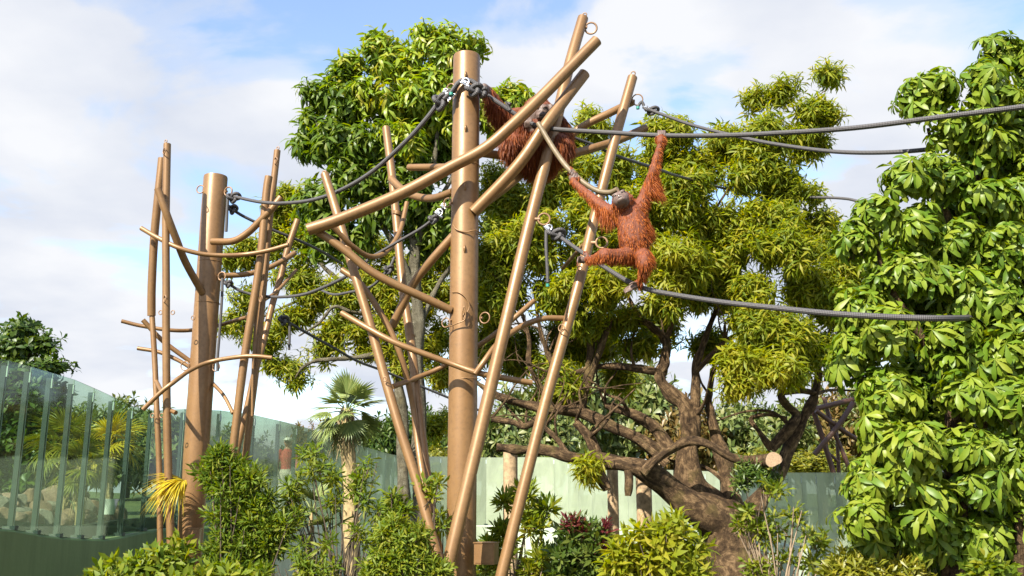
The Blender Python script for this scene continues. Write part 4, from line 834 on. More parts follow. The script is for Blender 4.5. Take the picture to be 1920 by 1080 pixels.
rope('thin black rope from the rightmost leaning pole, sagging below the thickest rope', [(1206, 201, 12.05), (1240, 214, 11.9), (1290, 232, 11.7), (1340, 246, 11.5), (1380, 255, 11.3), (1440, 268, 11.0), (1530, 281, 10.7), (1600, 286, 10.4), (1680, 285, 10.1), (1760, 278, 9.9), (1830, 268, 10.3), (1960, 250, 11.0)], 6, 9, knots=[(1222, 207, 12.0, 15, 8, 6.5)], tails=[([(1196, 200, 12.05), (1203, 191, 12.05), (1208, 200, 12.05)], 6)], shackles=[(1212, 202, 12.0, 4.5, 1.2)], tapes=[(1196, 202, 12.05, 7)])
rope('black rope sagging from the centre pole top down to the left thick pole', [(845, 168, 11.3), (828, 185, 11.35), (800, 222, 11.45), (760, 266, 11.6), (700, 320, 11.85), (640, 356, 12.1), (585, 375, 12.4), (530, 381, 12.75), (490, 379, 13.0), (450, 371, 13.3), (432, 365, 13.45)], 10, 6, knots=[(826, 190, 11.35, 14, 17, 10), (438, 370, 13.4, 13, 10, 6.5)], shackles=[(842, 180, 11.3, 8, -.8), (836, 170, 11.3, 5, .4)], tails=[([(428, 368, 13.4), (426, 390, 13.4), (425, 415, 13.4), (424, 434, 13.4)], 6), ([(858, 155, 11.28), (846, 172, 11.28), (832, 186, 11.3)], 9)], tapes=[(846, 176, 11.26, 8)])
rope('dark rope from the left thick pole slanting right behind the curved arm', [(427, 385, 13.75), (434, 391, 13.8), (452, 403, 13.85), (478, 416, 13.95), (511, 431, 14.1), (558, 450, 14.4), (600, 470, 15), (640, 494, 16)], 6, 5, knots=[(436, 392, 13.75, 9, 9, 6)])
rope('dark rope from the shackle behind the centre pole sagging to the curved rail', [(836, 384, 11.5), (815, 408, 11.55), (790, 428, 11.65), (750, 451, 11.8), (712, 473, 11.9), (690, 485, 11.95)], 6.5, 5.5, knots=[(813, 411, 11.52, 9, 8, 7)], shackles=[(824, 398, 11.48, 7, .6), (832, 385, 11.48, 5, .6)])
rope('dark rope from the lower ring of the left thick pole to the leaning pole', [(418, 526, 13.45), (430, 533, 13.5), (450, 545, 13.55), (478, 553, 13.55), (520, 557, 13.2), (565, 553, 12.7), (604, 540, 12.3), (649, 518, 11.9), (690, 488, 11.9)], 5.5, 6.5, knots=[(428, 532, 13.47, 7, 6, 6)], tails=[([(417, 522, 13.45), (416, 560, 13.4), (412, 620, 13.4), (408, 670, 13.4), (408, 696, 13.4)], 5.5)])
rope('short dark rope under the long beam ending in a knot behind the leaning poles', [(740, 482, 12.4), (728, 505, 12.4), (696, 537, 12.6), (650, 549, 13), (624, 552, 13.4), (600, 543, 14)], 5.5, 4.5, knots=[(729, 505, 12.4, 9, 8, 6)])
rope('dark rope behind the left poles slanting down towards the fan palm', [(526, 592, 14.2), (542, 605, 14.3), (582, 628, 14.7), (629, 654, 15.3), (672, 678, 16), (730, 700, 17), (900, 770, 18)], 5.5, 4.5, knots=[(532, 600, 14.2, 9, 9, 6)], tails=[([(543, 608, 14.2), (543, 630, 14.2), (542, 656, 14.2)], 5)])
YR8 = [(1026, 424, 11.1), (1042, 438, 11.1), (1065, 455, 11.0), (1100, 479, 10.85), (1140, 505, 10.6), (1180, 529, 10.35), (1212, 542, 10.2), (1260, 552, 10.05), (1350, 566, 9.85), (1450, 577, 9.5), (1560, 588, 9.1), (1680, 595, 8.9), (1780, 597, 8.9), (1840, 593, 9.9), (1960, 575, 11.0)]
rope('black rope sagging right from a leaning pole ring, under the hanging ape\'s feet', YR8, 7.5, 10.5, knots=[(1043, 438, 11.08, 17, 10, 8.5), (1050, 441, 11.1, 9, 8, 8)], shackles=[(1029, 427, 11.08, 7, .9)], tails=[([(1024, 432, 11.08), (1024, 465, 11.05), (1026, 500, 11.05), (1027, 530, 11.05)], 6.5)], tapes=[(1027, 535, 11.05, 7)])
rope('dark rope behind the right leaning pole passing into the old tree crown', [(1060, 250, 12.3), (1079, 259, 12.35), (1115, 273, 12.5), (1156, 292, 12.7), (1215, 311, 13.3), (1245, 321, 14.4), (1282, 333, 17.4), (1420, 366, 19.2), (1566, 371, 18.2), (1613, 378, 17.8), (1680, 392, 18)], 5.5, 6)

# ------------------------------------------------------------------ log posts and the dark pole tripod
for px, yt, yb, w, Y, lab in ((957, 842, 1060, 27, 19.5, 'pale round log post under the sawn end of the long limb'), (1148, 868, 1090, 21, 21.0, 'slim log post under the hollow limb stub, half in shade'), (1206, 880, 1085, 29, 20.5, 'thick log post just left of the big trunk')):
    mb = MB(); a = A(px, yt, Y); b = A(px, yb, Y); mb.tube([(a.x, Y, -.1), (a.x, Y, 1.5), (a.x, Y, a.z)], R(w, Y), 18, True, 1, .03, seed=px)
    tag(mb.build('log_post', [M_log, M_cut]), lab, 'post', 'log posts propping the old tree')
tp = thing('pole_tripod', 'small climbing frame of crossed dark brown poles far back beside the umbrella tree', 'climbing frame', tuple(A(1560, 1000, 24)))
for pts, w in (([(1527, 767, 24), (1600, 749, 24.4)], 10), ([(1530, 770, 23.9), (1570, 800, 24), (1608, 825, 24.2)], 9), ([(1527, 852, 23.9), (1570, 800, 23.9), (1600, 755, 24)], 10), ([(1525, 770, 24.2), (1545, 830, 24.2), (1562, 885, 24.2), (1580, 960, 24.2)], 10), ([(1545, 745, 24.4), (1560, 800, 24.3), (1585, 860, 24.2), (1610, 930, 24.1)], 8), ([(1568, 800, 24.5), (1572, 865, 24.5), (1576, 960, 24.5)], 7), ([(1555, 850, 24.3), (1572, 866, 24.3)], 5)):
    mb = MB(); mb.tube(wpath(pts, 4), R(w, 24), 10); mb.build('pole', M_dark, tp)

# ------------------------------------------------------------------ bodies grown as one skin
def remeshed(name, mb, voxel, smooth_it=6):
    me = bpy.data.meshes.new(name); me.from_pydata(mb.v, [], mb.f); ob = bpy.data.objects.new(name, me); COL.objects.link(ob)
    md = ob.modifiers.new('r', 'REMESH'); md.mode = 'VOXEL'; md.voxel_size = voxel
    ms = ob.modifiers.new('s', 'SMOOTH'); ms.factor = 0.5; ms.iterations = smooth_it
    dg = bpy.context.evaluated_depsgraph_get(); ev = ob.evaluated_get(dg); me2 = bpy.data.meshes.new_from_object(ev)
    COL.objects.unlink(ob); bpy.data.objects.remove(ob)
    me2.polygons.foreach_set('use_smooth', [True] * len(me2.polygons)); return me2
def limb(mb, pts, sides=12, per=5):
    p, r = wpath_r(pts, per); mb.tube(p, r, sides); mb.ball(p[0], r[0]); mb.ball(p[-1], r[-1])
def furmat(name, cols):
    m, t, p, o = mat(name); g = N(t, 'ShaderNodeNewGeometry'); k = len(cols)
    t.links.new(ramp(t, g.outputs['Random Per Island'], [(i / (k - 1), c) for i, c in enumerate(cols)]), p.inputs['Base Color'])
    p.inputs['Roughness'].default_value = 0.55; p.inputs['Specular IOR Level'].default_value = 0.3
    tr = N(t, 'ShaderNodeBsdfTranslucent'); tr.inputs[0].default_value = (0.55, 0.17, 0.035, 1)
    mx = N(t, 'ShaderNodeMixShader'); mx.inputs[0].default_value = 0.3; t.links.new(p.outputs[0], mx.inputs[1]); t.links.new(tr.outputs[0], mx.inputs[2]); t.links.new(mx.outputs[0], o.inputs[0])
    return m
M_skinfur = simple('ape_short_coat', (0.15, 0.042, 0.017), 0.75, 0, 0.3, 40, 0.3)
M_face = simple('ape_bare_skin', (0.135, 0.09, 0.072), 0.5, 0, 0.3, 30, 0.2)
M_eye = simple('ape_eye', (0.012, 0.008, 0.006), 0.15)
M_fur = furmat('ape_hair', [(0.16, 0.036, 0.010), (0.34, 0.085, 0.016), (0.58, 0.18, 0.03)])
M_furdk = furmat('ape_dark_hair', [(0.09, 0.024, 0.01), (0.20, 0.055, 0.016), (0.34, 0.11, 0.03)])
def fur(root, me, o, bare, count, lenf, dirf, mtl, wid=0.007, name='hair', seed=3):
    """long hair: thin tapering strands rooted on the skin and hanging from it"""
    g = np.random.default_rng(seed); nt_ = len(me.polygons)
    co = np.zeros(len(me.vertices) * 3); me.vertices.foreach_get('co', co); co = co.reshape(-1, 3)
    ctr = np.zeros(nt_ * 3); me.polygons.foreach_get('center', ctr); ctr = ctr.reshape(-1, 3)
    nr = np.zeros(nt_ * 3); me.polygons.foreach_get('normal', nr); nr = nr.reshape(-1, 3)
    ar = np.zeros(nt_); me.polygons.foreach_get('area', ar)
    ok = ~bare(ctr); L = lenf(ctr, nr) * ok; wgt = ar * (L > 0) * (0.35 + 2.2 * np.clip(L - .07, 0, 1) / max(L.max(), 1e-6)); idx = g.choice(nt_, count, p=wgt / wgt.sum())
    P = ctr[idx] + g.normal(0, .004, (count, 3)); Nn = nr[idx]; Ls = L[idx] * g.uniform(0.55, 1.2, count); D = dirf(P, Nn)
    D = D + g.normal(0, .16, D.shape); D /= np.linalg.norm(D, axis=1, keepdims=True)
    side = np.cross(D, Nn + g.normal(0, .5, Nn.shape)); side /= np.linalg.norm(side, axis=1, keepdims=True) + 1e-9
    g0 = np.array([0, 0, -1.0]); P1 = P + (Nn * .08 + D * .92) * (Ls * .35)[:, None]; P2 = P1 + (D * .8 + g0 * .25) * (Ls * .35)[:, None]; P3 = P2 + (D * .55 + g0 * .55) * (Ls * .35)[:, None]
    w = wid * 0.5; V = np.stack([P + side * w, P - side * w, P1 + side * w, P1 - side * w, P2 + side * w * .7, P2 - side * w * .7, P3], 1).reshape(-1, 3)
    T = np.array([(0, 1, 3), (0, 3, 2), (2, 3, 5), (2, 5, 4), (4, 5, 6)]); T = (T[None] + (np.arange(count) * 7)[:, None, None]).reshape(-1, 3)
    ob = finish(name, raw_mesh(name, V - np.array(o), T), mtl, root); ob['kind'] = 'stuff'; return ob
def paint_skin(me, zones, o):
    """bare skin where the animal is bare: face, hands, feet"""
    for k, p in enumerate(me.polygons):
        c = p.center
        p.material_index = 1 if any((c - z).length < r for z, r in zones) else 0
def bare_fn(zones):
    def f(c):
        b = np.zeros(len(c), bool)
        for z, r in zones: b |= np.linalg.norm(c - np.array(z), axis=1) < r
        return b
    return f
def shift(me, o):
    v = Vector(o); me.transform(Matrix.Translation(-v))
def face(mb, c, fwd, up, s):
    """ape head: skull, heavy brow, sunk eyes, protruding muzzle, small ears"""
    f = fwd.normalized(); rt = f.cross(up).normalized(); u = rt.cross(f).normalized(); rot = Matrix((rt, f, u)).transposed()
    P = lambda x, y, z: c + rot @ Vector((x * s, y * s, z * s))
    mb.ball(P(0, -.1, .12), .95 * s, 1.0 * s, 1.0 * s, 20, 14, 0, rot); mb.ball(P(0, .45, -.12), .72 * s, .55 * s, .7 * s, 18, 12, 0, rot)
    mb.ball(P(0, .72, -.62), .62 * s, .58 * s, .5 * s, 18, 12, 0, rot); mb.ball(P(0, .98, -.58), .46 * s, .38 * s, .2 * s, 16, 10, 0, rot); mb.ball(P(0, .92, -.86), .44 * s, .38 * s, .2 * s, 16, 10, 0, rot)
    for sgn in (-1, 1):
        mb.ball(P(.34 * sgn, .82, .30), .34 * s, .2 * s, .14 * s, 14, 8, 0, rot); mb.ball(P(.13 * sgn, 1.02, -.22), .12 * s, .14 * s, .11 * s, 10, 8, 0, rot)
        mb.ball(P(.95 * sgn, .0, .05), .12 * s, .2 * s, .26 * s, 10, 8, 0, rot)
    return P, rot
def eyes(root, P, s, o):
    for sgn in (-1, 1):
        mb = MB(); mb.ball(P(.30 * sgn, .88, .10), .105 * s); e = mb.build('eye', M_eye, root)
    mb = MB()
    for sgn in (-1, 1): mb.ball(P(.10 * sgn, 1.13, -.27), .05 * s)
    mb.build('nostrils', M_eye, root)
    mb = MB(); mb.tube([P(x, 1.33 - abs(x) * .55, -.72 + .1 * x * x) for x in np.linspace(-.38, .38, 9)], .035 * s, 6); mb.build('mouth', M_eye, root)
V3 = Vector

# orangutan hanging from the thick rope
o = A(1188, 470, 10.25); ap = thing('orangutan', 'orange long-haired ape hanging by one raised arm from the thick rope, looking up', 'orangutan', tuple(o), None)
mb = MB()
limb(mb, [(1176, 386, 10.3, 40), (1181, 402, 10.28, 54), (1186, 425, 10.24, 57), (1188, 450, 10.22, 57), (1191, 468, 10.25, 50), (1193, 478, 10.27, 40)], 18, 6)
limb(mb, [(1172, 392, 10.28, 34), (1167, 382, 10.22, 26)])
limb(mb, [(1194, 396, 10.28, 34), (1204, 380, 10.28, 27), (1211, 360, 10.27, 22), (1219, 338, 10.24, 19), (1225, 320, 10.21, 18), (1231, 298, 10.2, 16), (1235, 280, 10.2, 12), (1238, 270, 10.2, 11)])
limb(mb, [(1164, 398, 10.28, 32), (1150, 397, 10.28, 26), (1134, 390, 10.33, 23), (1117, 377, 10.42, 20), (1104, 366, 10.5, 18), (1090, 354, 10.6, 15), (1080, 345, 10.68, 13), (1076, 339, 10.72, 11)])
limb(mb, [(1190, 474, 10.25, 36), (1170, 479, 10.14, 31), (1150, 480, 10.06, 27), (1134, 478, 10.03, 27), (1124, 481, 10.2, 20), (1113, 485, 10.42, 15), (1104, 486, 10.62, 11)])
limb(mb, [(1198, 474, 10.25, 36), (1206, 482, 10.1, 30), (1208, 492, 10.0, 24), (1207, 507, 10.05, 20), (1203, 520, 10.14, 15), (1199, 528, 10.2, 13)])
yg = y1(1240)
limb(mb, [(1238, 270, 10.2, 11), (1239, 263, 10.24, 15), (1240, 258, yg + .035, 16)])
for k, x in enumerate((1234, 1238, 1242, 1246)):
    limb(mb, [(x, 259, yg + .045, 4.6), (x, 251, yg + .052, 4.6), (x + .3, 246, yg + .012, 4.4), (x + .5, 248, yg - .042, 4.2), (x + .3, 254.5 + (k % 2), yg - .052, 3.6)], 8)
limb(mb, [(1233, 266, yg + .02, 5), (1230, 261, yg - .02, 4.5), (1230.5, 256, yg - .05, 4)], 8)
limb(mb, [(1076, 339, 10.72, 11), (1073, 334, 10.8, 14), (1073, 331, 10.84, 13)])
for k in range(4):
    px = 1067 + k * 3.6; py = 318 + k * 3.4; limb(mb, [(px, py + 6, 10.86, 4.6), (px + 2, py - 1, 10.86, 4.6), (px + 4, py - 3, 10.80, 4.4), (px + 3, py + 3, 10.745, 4), (px + 1, py + 7, 10.745, 3.4)], 8)
limb(mb, [(1077, 338, 10.76, 5), (1083, 336, 10.75, 4.6), (1086, 332, 10.73, 4)], 8)
limb(mb, [(1104, 486, 10.62, 11), (1098, 487, 10.72, 13), (1093, 487, 10.8, 11)])
for k in range(4): limb(mb, [(1095 - k * .5, 483 + k * 3.2, 10.8, 4.8), (1089 - k, 482 + k * 3, 10.78, 4.6), (1084 - k * .5, 483 + k * 3, 10.72, 4)], 8)
limb(mb, [(1103, 483, 10.66, 5.5), (1100, 474, 10.72, 5), (1096, 472, 10.76, 4)], 8)
limb(mb, [(1199, 528, 10.2, 13), (1194, 534, 10.2, 15), (1186, 538, 10.17, 13), (1182, 540, 10.16, 11)])
for k in range(4): limb(mb, [(1184, 536 + k * 2.6, 10.2 - k * .02, 5), (1176, 539 + k * 2.6, 10.19 - k * .02, 4.6), (1170 + k, 545 + k * 1.6, 10.2 - k * .02, 3.8)], 8)
limb(mb, [(1194, 530, 10.15, 5), (1186, 530, 10.12, 4.6), (1181, 533, 10.11, 4)], 8)
hc = A(1167, 378, 10.17); hs = 22 * 10.17 / F
P, rot = face(mb, hc, V3((-0.42, -0.80, 0.42)), V3((-0.35, 0.25, 1)), hs)
me = remeshed('body', mb, 0.0075, 3)
zones = [(P(0, .72, .0), .78 * hs), (P(0, .85, -.6), .85 * hs), (A(1240, 254, yg), .085), (A(1074, 330, 10.8), .085), (A(1094, 487, 10.75), .09), (A(1182, 539, 10.17), .085), (A(1172, 545, 10.18), .07)]
paint_skin(me, zones, o); shift(me, o); bo = finish('body', me, [M_skinfur, M_face], ap); eyes(ap, P, hs, o)
me2 = me.copy(); me2.transform(Matrix.Translation(o))
elb, arm, thigh, back, shl = [np.array(A(*q)) for q in ((1216, 346, 10.26), (1130, 392, 10.3), (1207, 486, 10.1), (1205, 430, 10.3), (1150, 400, 10.3))]
fwdh = np.array(hc)
def lf1(c, n):
    d = lambda q: np.linalg.norm(c - q, axis=1)
    right = np.clip(n[:, 0], 0, 1) * .7 + .3; under = np.clip(-n[:, 2], 0, 1)
    L = 0.048 + right * (0.26 * np.exp(-(d(elb) / .10) ** 2) + 0.13 * np.exp(-(d(thigh) / .09) ** 2) + .15 * np.exp(-(d(back) / .13) ** 2)) + under * 0.19 * np.exp(-(d(arm) / .16) ** 2) + .03 * np.exp(-(d(shl) / .12) ** 2)
    L *= np.where(np.linalg.norm(c - fwdh, axis=1) < hs * 1.5, 0.6, 1.0)
    chest = (np.abs(c[:, 0] - o.x) < .14) & (n[:, 1] < -.5) & (c[:, 2] > o.z + .02) & (c[:, 2] < o.z + .45)
    return np.where(chest, 0.036, L)
def df1(Pp, Nn):
    right = np.clip((Pp[:, 0:1] - o.x + .02) * 6, -.5, 1); return Nn * .05 + np.array([0, 0, -.9]) + np.array([1, 0, 0]) * (.1 + .75 * right * (Nn[:, 0:1] > .1))
fur(ap, me2, o, bare_fn(zones), 14000, lf1, df1, M_fur, 0.0055, 'hair', 5)

# big orangutan seated on the curved beam behind the crossing tubes
o = A(1005, 288, 11.8); ap = thing('orangutan', 'big dark-faced ape with cheek pads sitting on the curved beam behind the crossing tubes', 'orangutan', tuple(o), None)
mb = MB(); Yb = 11.78
limb(mb, [(1008, 208, Yb, 60), (1004, 225, Yb, 92), (1002, 245, Yb, 108), (1004, 266, Yb, 112), (1006, 280, Yb, 100)], 20, 6)
limb(mb, [(1012, 216, Yb - .1, 50), (1015, 208, Yb - .16, 42)])
limb(mb, [(972, 222, Yb - .02, 44), (955, 222, Yb - .06, 40), (940, 214, Yb - .12, 37), (929, 198, Yb - .2, 33), (921, 182, Yb - .26, 27), (915, 170, Yb - .32, 18), (911, 165, Yb - .36, 14)])
limb(mb, [(1038, 230, Yb - .02, 46), (1050, 248, Yb - .06, 42), (1052, 264, Yb - .14, 38), (1040, 270, Yb - .24, 32), (1020, 262, Yb - .32, 26), (1003, 248, Yb - .36, 20), (994, 238, Yb - .38, 15)])
limb(mb, [(990, 278, Yb - .05, 60), (970, 272, Yb - .2, 50), (958, 270, Yb - .3, 42), (962, 284, Yb - .2, 30), (966, 296, Yb - .05, 20), (964, 300, Yb + .05, 18)])
limb(mb, [(1020, 278, Yb - .05, 60), (1042, 272, Yb - .2, 50), (1054, 274, Yb - .3, 42), (1048, 288, Yb - .2, 30), (1040, 297, Yb - .05, 20), (1040, 299, Yb + .05, 18)])
limb(mb, [(911, 165, Yb - .36, 15), (908, 164, Yb - .4, 17)])
for k in range(4): limb(mb, [(908 + k * 2.5, 160 + k * 4, Yb - .38, 6), (903 + k * 2.5, 164 + k * 4, Yb - .43, 6), (903 + k * 2.5, 170 + k * 4, Yb - .47, 5)], 8)
limb(mb, [(994, 238, Yb - .38, 15), (990, 234, Yb - .4, 17)])
for k in range(4): limb(mb, [(986 + k * 3.6, 238, Yb - .42, 6), (985 + k * 3.6, 229, Yb - .45, 6), (986 + k * 3.4, 222, Yb - .43, 5)], 8)
for cx in (964, 1040):
    for k in range(4): limb(mb, [(cx - 8 + k * 5, 298, Yb + .1, 7), (cx - 8 + k * 5, 290, Yb + .03, 7), (cx - 8 + k * 5, 290, Yb - .02, 6)], 8)
hc = A(1017, 210, 11.45); hs = 19 * 11.45 / F
P, rot = face(mb, hc, V3((-0.18, -1, -.12)), V3((0, 0, 1)), hs)
for sgn in (-1, 1): mb.ball(P(.95 * sgn, .30, -.05), .42 * hs, .2 * hs, .85 * hs, 14, 10, 0, rot)
me = remeshed('body', mb, 0.010, 3)
zones = [(P(0, .62, -.05), .75 * hs), (P(0, .85, -.6), .75 * hs), (P(.95, .35, 0), .8 * hs), (P(-.95, .35, 0), .8 * hs), (A(908, 168, Yb - .42), .11), (A(991, 232, Yb - .42), .10), (A(964, 296, Yb + .02), .10), (A(1040, 296, Yb + .02), .10)]
paint_skin(me, zones, o); shift(me, o); finish('body', me, [M_skinfur, M_face], ap); eyes(ap, P, hs, o)
me2 = me.copy(); me2.transform(Matrix.Translation(o))
hz = np.array(hc)
def lf2(c, n):
    L = np.where(np.linalg.norm(c - hz, axis=1) < hs * 1.3, 0.05, 0.15); L = np.where(c[:, 2] > o.z + .62, .09, L); return L
def df2(Pp, Nn): return Nn * .45 + np.array([0, 0, -1.0])
fur(ap, me2, o, bare_fn(zones), 14000, lf2, df2, M_furdk, 0.007, 'hair', 8)

# visitor behind the glass
Yp = 23.2; pxp = 533; ft = A(pxp, 962, Yp)
pr = thing('person', 'visitor in a red top, pale trousers and white cap standing behind the glass', 'person', tuple(ft))
def PP(x, y, z): return ft + Vector((x, y, z))
mb = MB()
def lm(pts):
    mb.tube([PP(*p[:3]) for p in pts], [p[3] for p in pts], 12)
    for p in (pts[0], pts[-1]): mb.ball(PP(*p[:3]), p[3])
lm([(0, 0, .92, .14), (0, 0, 1.08, .135), (0, .01, 1.28, .16), (0, 0, 1.42, .12), (0, 0, 1.5, .06)])
for sg in (-1, 1):
    lm([(.09 * sg, 0, .9, .095), (.1 * sg, -.02, .5, .062), (.1 * sg, .02, .1, .042)]); lm([(.1 * sg, .03, .05, .04), (.11 * sg, -.14, .03, .035)])
    lm([(.17 * sg, 0, 1.42, .06), (.24 * sg, .02, 1.14, .045), (.2 * sg, -.12, .93, .032), (.19 * sg, -.17, .87, .03)])
    for kf in range(4): lm([(.17 * sg + .013 * kf * sg, -.18, .86, .009), (.17 * sg + .013 * kf * sg, -.21, .80 + .004 * kf, .008)])
    lm([(.165 * sg, -.17, .88, .01), (.14 * sg, -.2, .84, .009)])
mb.ball(PP(0, -.01, 1.63), .078, .095, .115); mb.ball(PP(0, -.105, 1.625), .014, .02, .022)
for sg in (-1, 1): mb.ball(PP(.079 * sg, 0, 1.63), .012, .022, .03)
me = remeshed('body', mb, 0.009, 2); shift(me, ft)
M_skin = simple('skin', (0.45, 0.26, 0.19), 0.5); M_red = simple('red_top', (0.52, 0.10, 0.09), 0.8, 0, .2, 20); M_trous = simple('pale_trousers', (0.62, 0.58, 0.52), 0.8); M_shoe = simple('shoe', (0.05, 0.05, 0.05), 0.6)
for p in me.polygons:
    z = p.center.z; x = abs(p.center.x); p.material_index = 1 if (1.0 < z < 1.48 and not (x > .15 and z < 1.02)) else 2 if (.08 < z <= 1.0 and x < .17) else 3 if z <= .08 else 0
finish('body', me, [M_skin, M_red, M_trous, M_shoe], pr)
mb = MB(); mb.ball(PP(0, .0, 1.69), .092, .108, .07); mb.box(PP(0, -.13, 1.68), (.14, .1, .012)); mb.build('cap', M_white, pr)

# ------------------------------------------------------------------ palms and shrubs of the planting
def blade_fan(n, L, W, spread, rg, droop=.35):
    """fan leaf: n folded blades radiating in a plane from the petiole end (along +X)"""
    ps = []
    for i in range(n):
        a = math.radians(-spread / 2 + spread * i / (n - 1)); l = L * (1 - .25 * abs(a) / math.radians(spread / 2)) * rg.uniform(.9, 1.08); dr = droop * rg.uniform(.5, 1.5)
        vs = []
        for s, w in ((0.05, .25), (.35, 1), (.7, .8), (1, .05)):
            c = np.array([l * s, 0, -dr * l * s ** 2.4]); vs += [c + [0, W * w / 2, .25 * W * w], c + [0, 0, 0], c + [0, -W * w / 2, .25 * W * w]]
        fs = []
        for k in range(3):
            for q in range(2): b = k * 3 + q; fs += [(b, b + 1, b + 4), (b, b + 4, b + 3)]
        M = rotm('Z', a); ps.append((np.array(vs) @ M.T, np.array(fs)))
    return join(ps)
def fan_palm(name, label, base, top, trunk_r, nfr, pet, L, W, mtl, el, seed, skirt=0, spread=200, nb=26, az=None, droop=.35, trunk=True, trunk_m=None):
    rg = np.random.default_rng(seed); t_ = thing(name, label, 'palm', tuple(base)); b = Vector(base); tt = Vector(top)
    if trunk:
        mb = MB(); n = 9; pts = [b - Vector((0, 0, .3))] + [b + (tt - b) * (i / n) for i in range(1, n + 1)]
        mb.tube(pts, [trunk_r * (1.25 - .3 * i / n) for i in range(n + 1)], 14, True, None, .12, seed=seed)
        for i in range(60):
            s = rg.uniform(.1, .98); a = rg.uniform(0, 6.28); c = b + (tt - b) * s; d = Vector((math.cos(a), math.sin(a), 0))
            mb.tube([c + d * trunk_r * .9, c + d * trunk_r * 1.5 + Vector((0, 0, .10))], [.022, .008], 4)
        mb.build('trunk', trunk_m or M_skirt, t_)
    for i in range(nfr):
        q = i / max(nfr - 1, 1); e = math.radians(el[0] + (el[1] - el[0]) * q + rg.uniform(-8, 8)); a = i * 2.399 + rg.uniform(-.3, .3)
        if az is not None: a = math.radians(az[0] + (az[1] - az[0]) * rg.uniform())
        d = Vector((math.cos(a) * math.cos(e), math.sin(a) * math.cos(e), math.sin(e))); pe = tt + d * pet * rg.uniform(.8, 1.1)
        V, T = blade_fan(nb, L * rg.uniform(.85, 1.1), W, spread, rg, droop)
        x = (d + Vector((0, 0, -.25))).normalized(); yv = Vector((0, 0, 1)).cross(x).normalized(); z = x.cross(yv)
        Mx = np.array([[x[k], yv[k], z[k]] for k in range(3)]) @ rotm('X', rg.uniform(-.5, .5))
        V = V @ Mx.T + np.array(pe - Vector(org(t_)))
        mb = MB(); mb.tube([tt, (tt + pe) / 2 + Vector((0, 0, .03)), pe], [.014, .011, .008], 5)
        v2 = np.array(mb.v) - np.array(org(t_)); f2 = np.array([(f[0], f[1], f[2]) for f in mb.f if len(f) >= 3] + [(f[0], f[2], f[3]) for f in mb.f if len(f) == 4])
        VV, TT = join([(V, T), (v2, f2)]); finish('frond', raw_mesh('frond', VV, TT), mtl, t_)
    if skirt:
        V = []; T = []
        for i in range(skirt):
            a = rg.uniform(0, 6.28); d = np.array([math.cos(a), math.sin(a), 0]); c = np.array(tt - org(t_)) + d * trunk_r * .8 + [0, 0, rg.uniform(-.25, .1)]
            l = rg.uniform(.35, .8); sd = np.array([-d[1], d[0], 0]) * .012; k = len(V); V += [c + sd, c - sd, c + d * rg.uniform(.1, .3) + [0, 0, -l]]; T.append((k, k + 1, k + 2))
        finish('dry_skirt', raw_mesh('dry_skirt', np.array(V), np.array(T)), M_skirt, t_)['kind'] = 'stuff'
    return t_
b = A(668, 1110, 17.0); fan_palm('fan_palm', 'green fan palm with stiff fan leaves and dry skirt, left of the centre pole', (b.x, 17.0, .3), A(650, 775, 17.0), .12, 24, .32, .48, .036, ML_palm, (86, -64), 5, 220, 165, 24, None, .14)
b = A(360, 1010, 12.9); fan_palm('golden_palm', 'drooping golden yellow palm leaf in front of the left thick pole', (A(345, 930, 13.0)), A(350, 908, 13.0), .03, 4, .06, .42, .024, ML_gold, (45, 0), 6, 0, 165, 30, (140, 215), .8, False)
for k, (px, py, Y, L, lab) in enumerate(((120, 835, 17.5, .55, 'golden fan palm behind the glass, left of the other golden palm'), (205, 835, 19.0, .55, 'golden fan palm behind the glass, right of the other golden palm'), (150, 880, 17.0, .4, 'low yellow fan palm among the boulders behind the glass'))):
    tt = A(px, py, Y); bz = A(px, 975, Y); fan_palm('yellow_fan_palm', lab, bz, tt, .06, 16, .35, L, .035, ML_faryel if k != 1 else ML_gold, (75, -40), 20 + k, 40, 200, 20, None, .3)
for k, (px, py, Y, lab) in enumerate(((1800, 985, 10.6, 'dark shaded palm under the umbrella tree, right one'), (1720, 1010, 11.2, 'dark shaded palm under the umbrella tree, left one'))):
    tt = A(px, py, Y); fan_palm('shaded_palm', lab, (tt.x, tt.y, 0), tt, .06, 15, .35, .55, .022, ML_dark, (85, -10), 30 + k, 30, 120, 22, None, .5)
for px, py, Y, lab in ((585, 965, 12.6, 'small green fan palm seedling among the shrubs left of the fan palm trunk'), (610, 1005, 12.3, 'dark green fan palm seedling low in the shrubs left of the centre pole')):
    tt = A(px, py, Y); fan_palm('small_palm', lab, (tt.x, tt.y, 0), tt, .02, 5, .25, .32, .03, ML_palm, (80, 10), px, 0, 120, 14, None, .15)

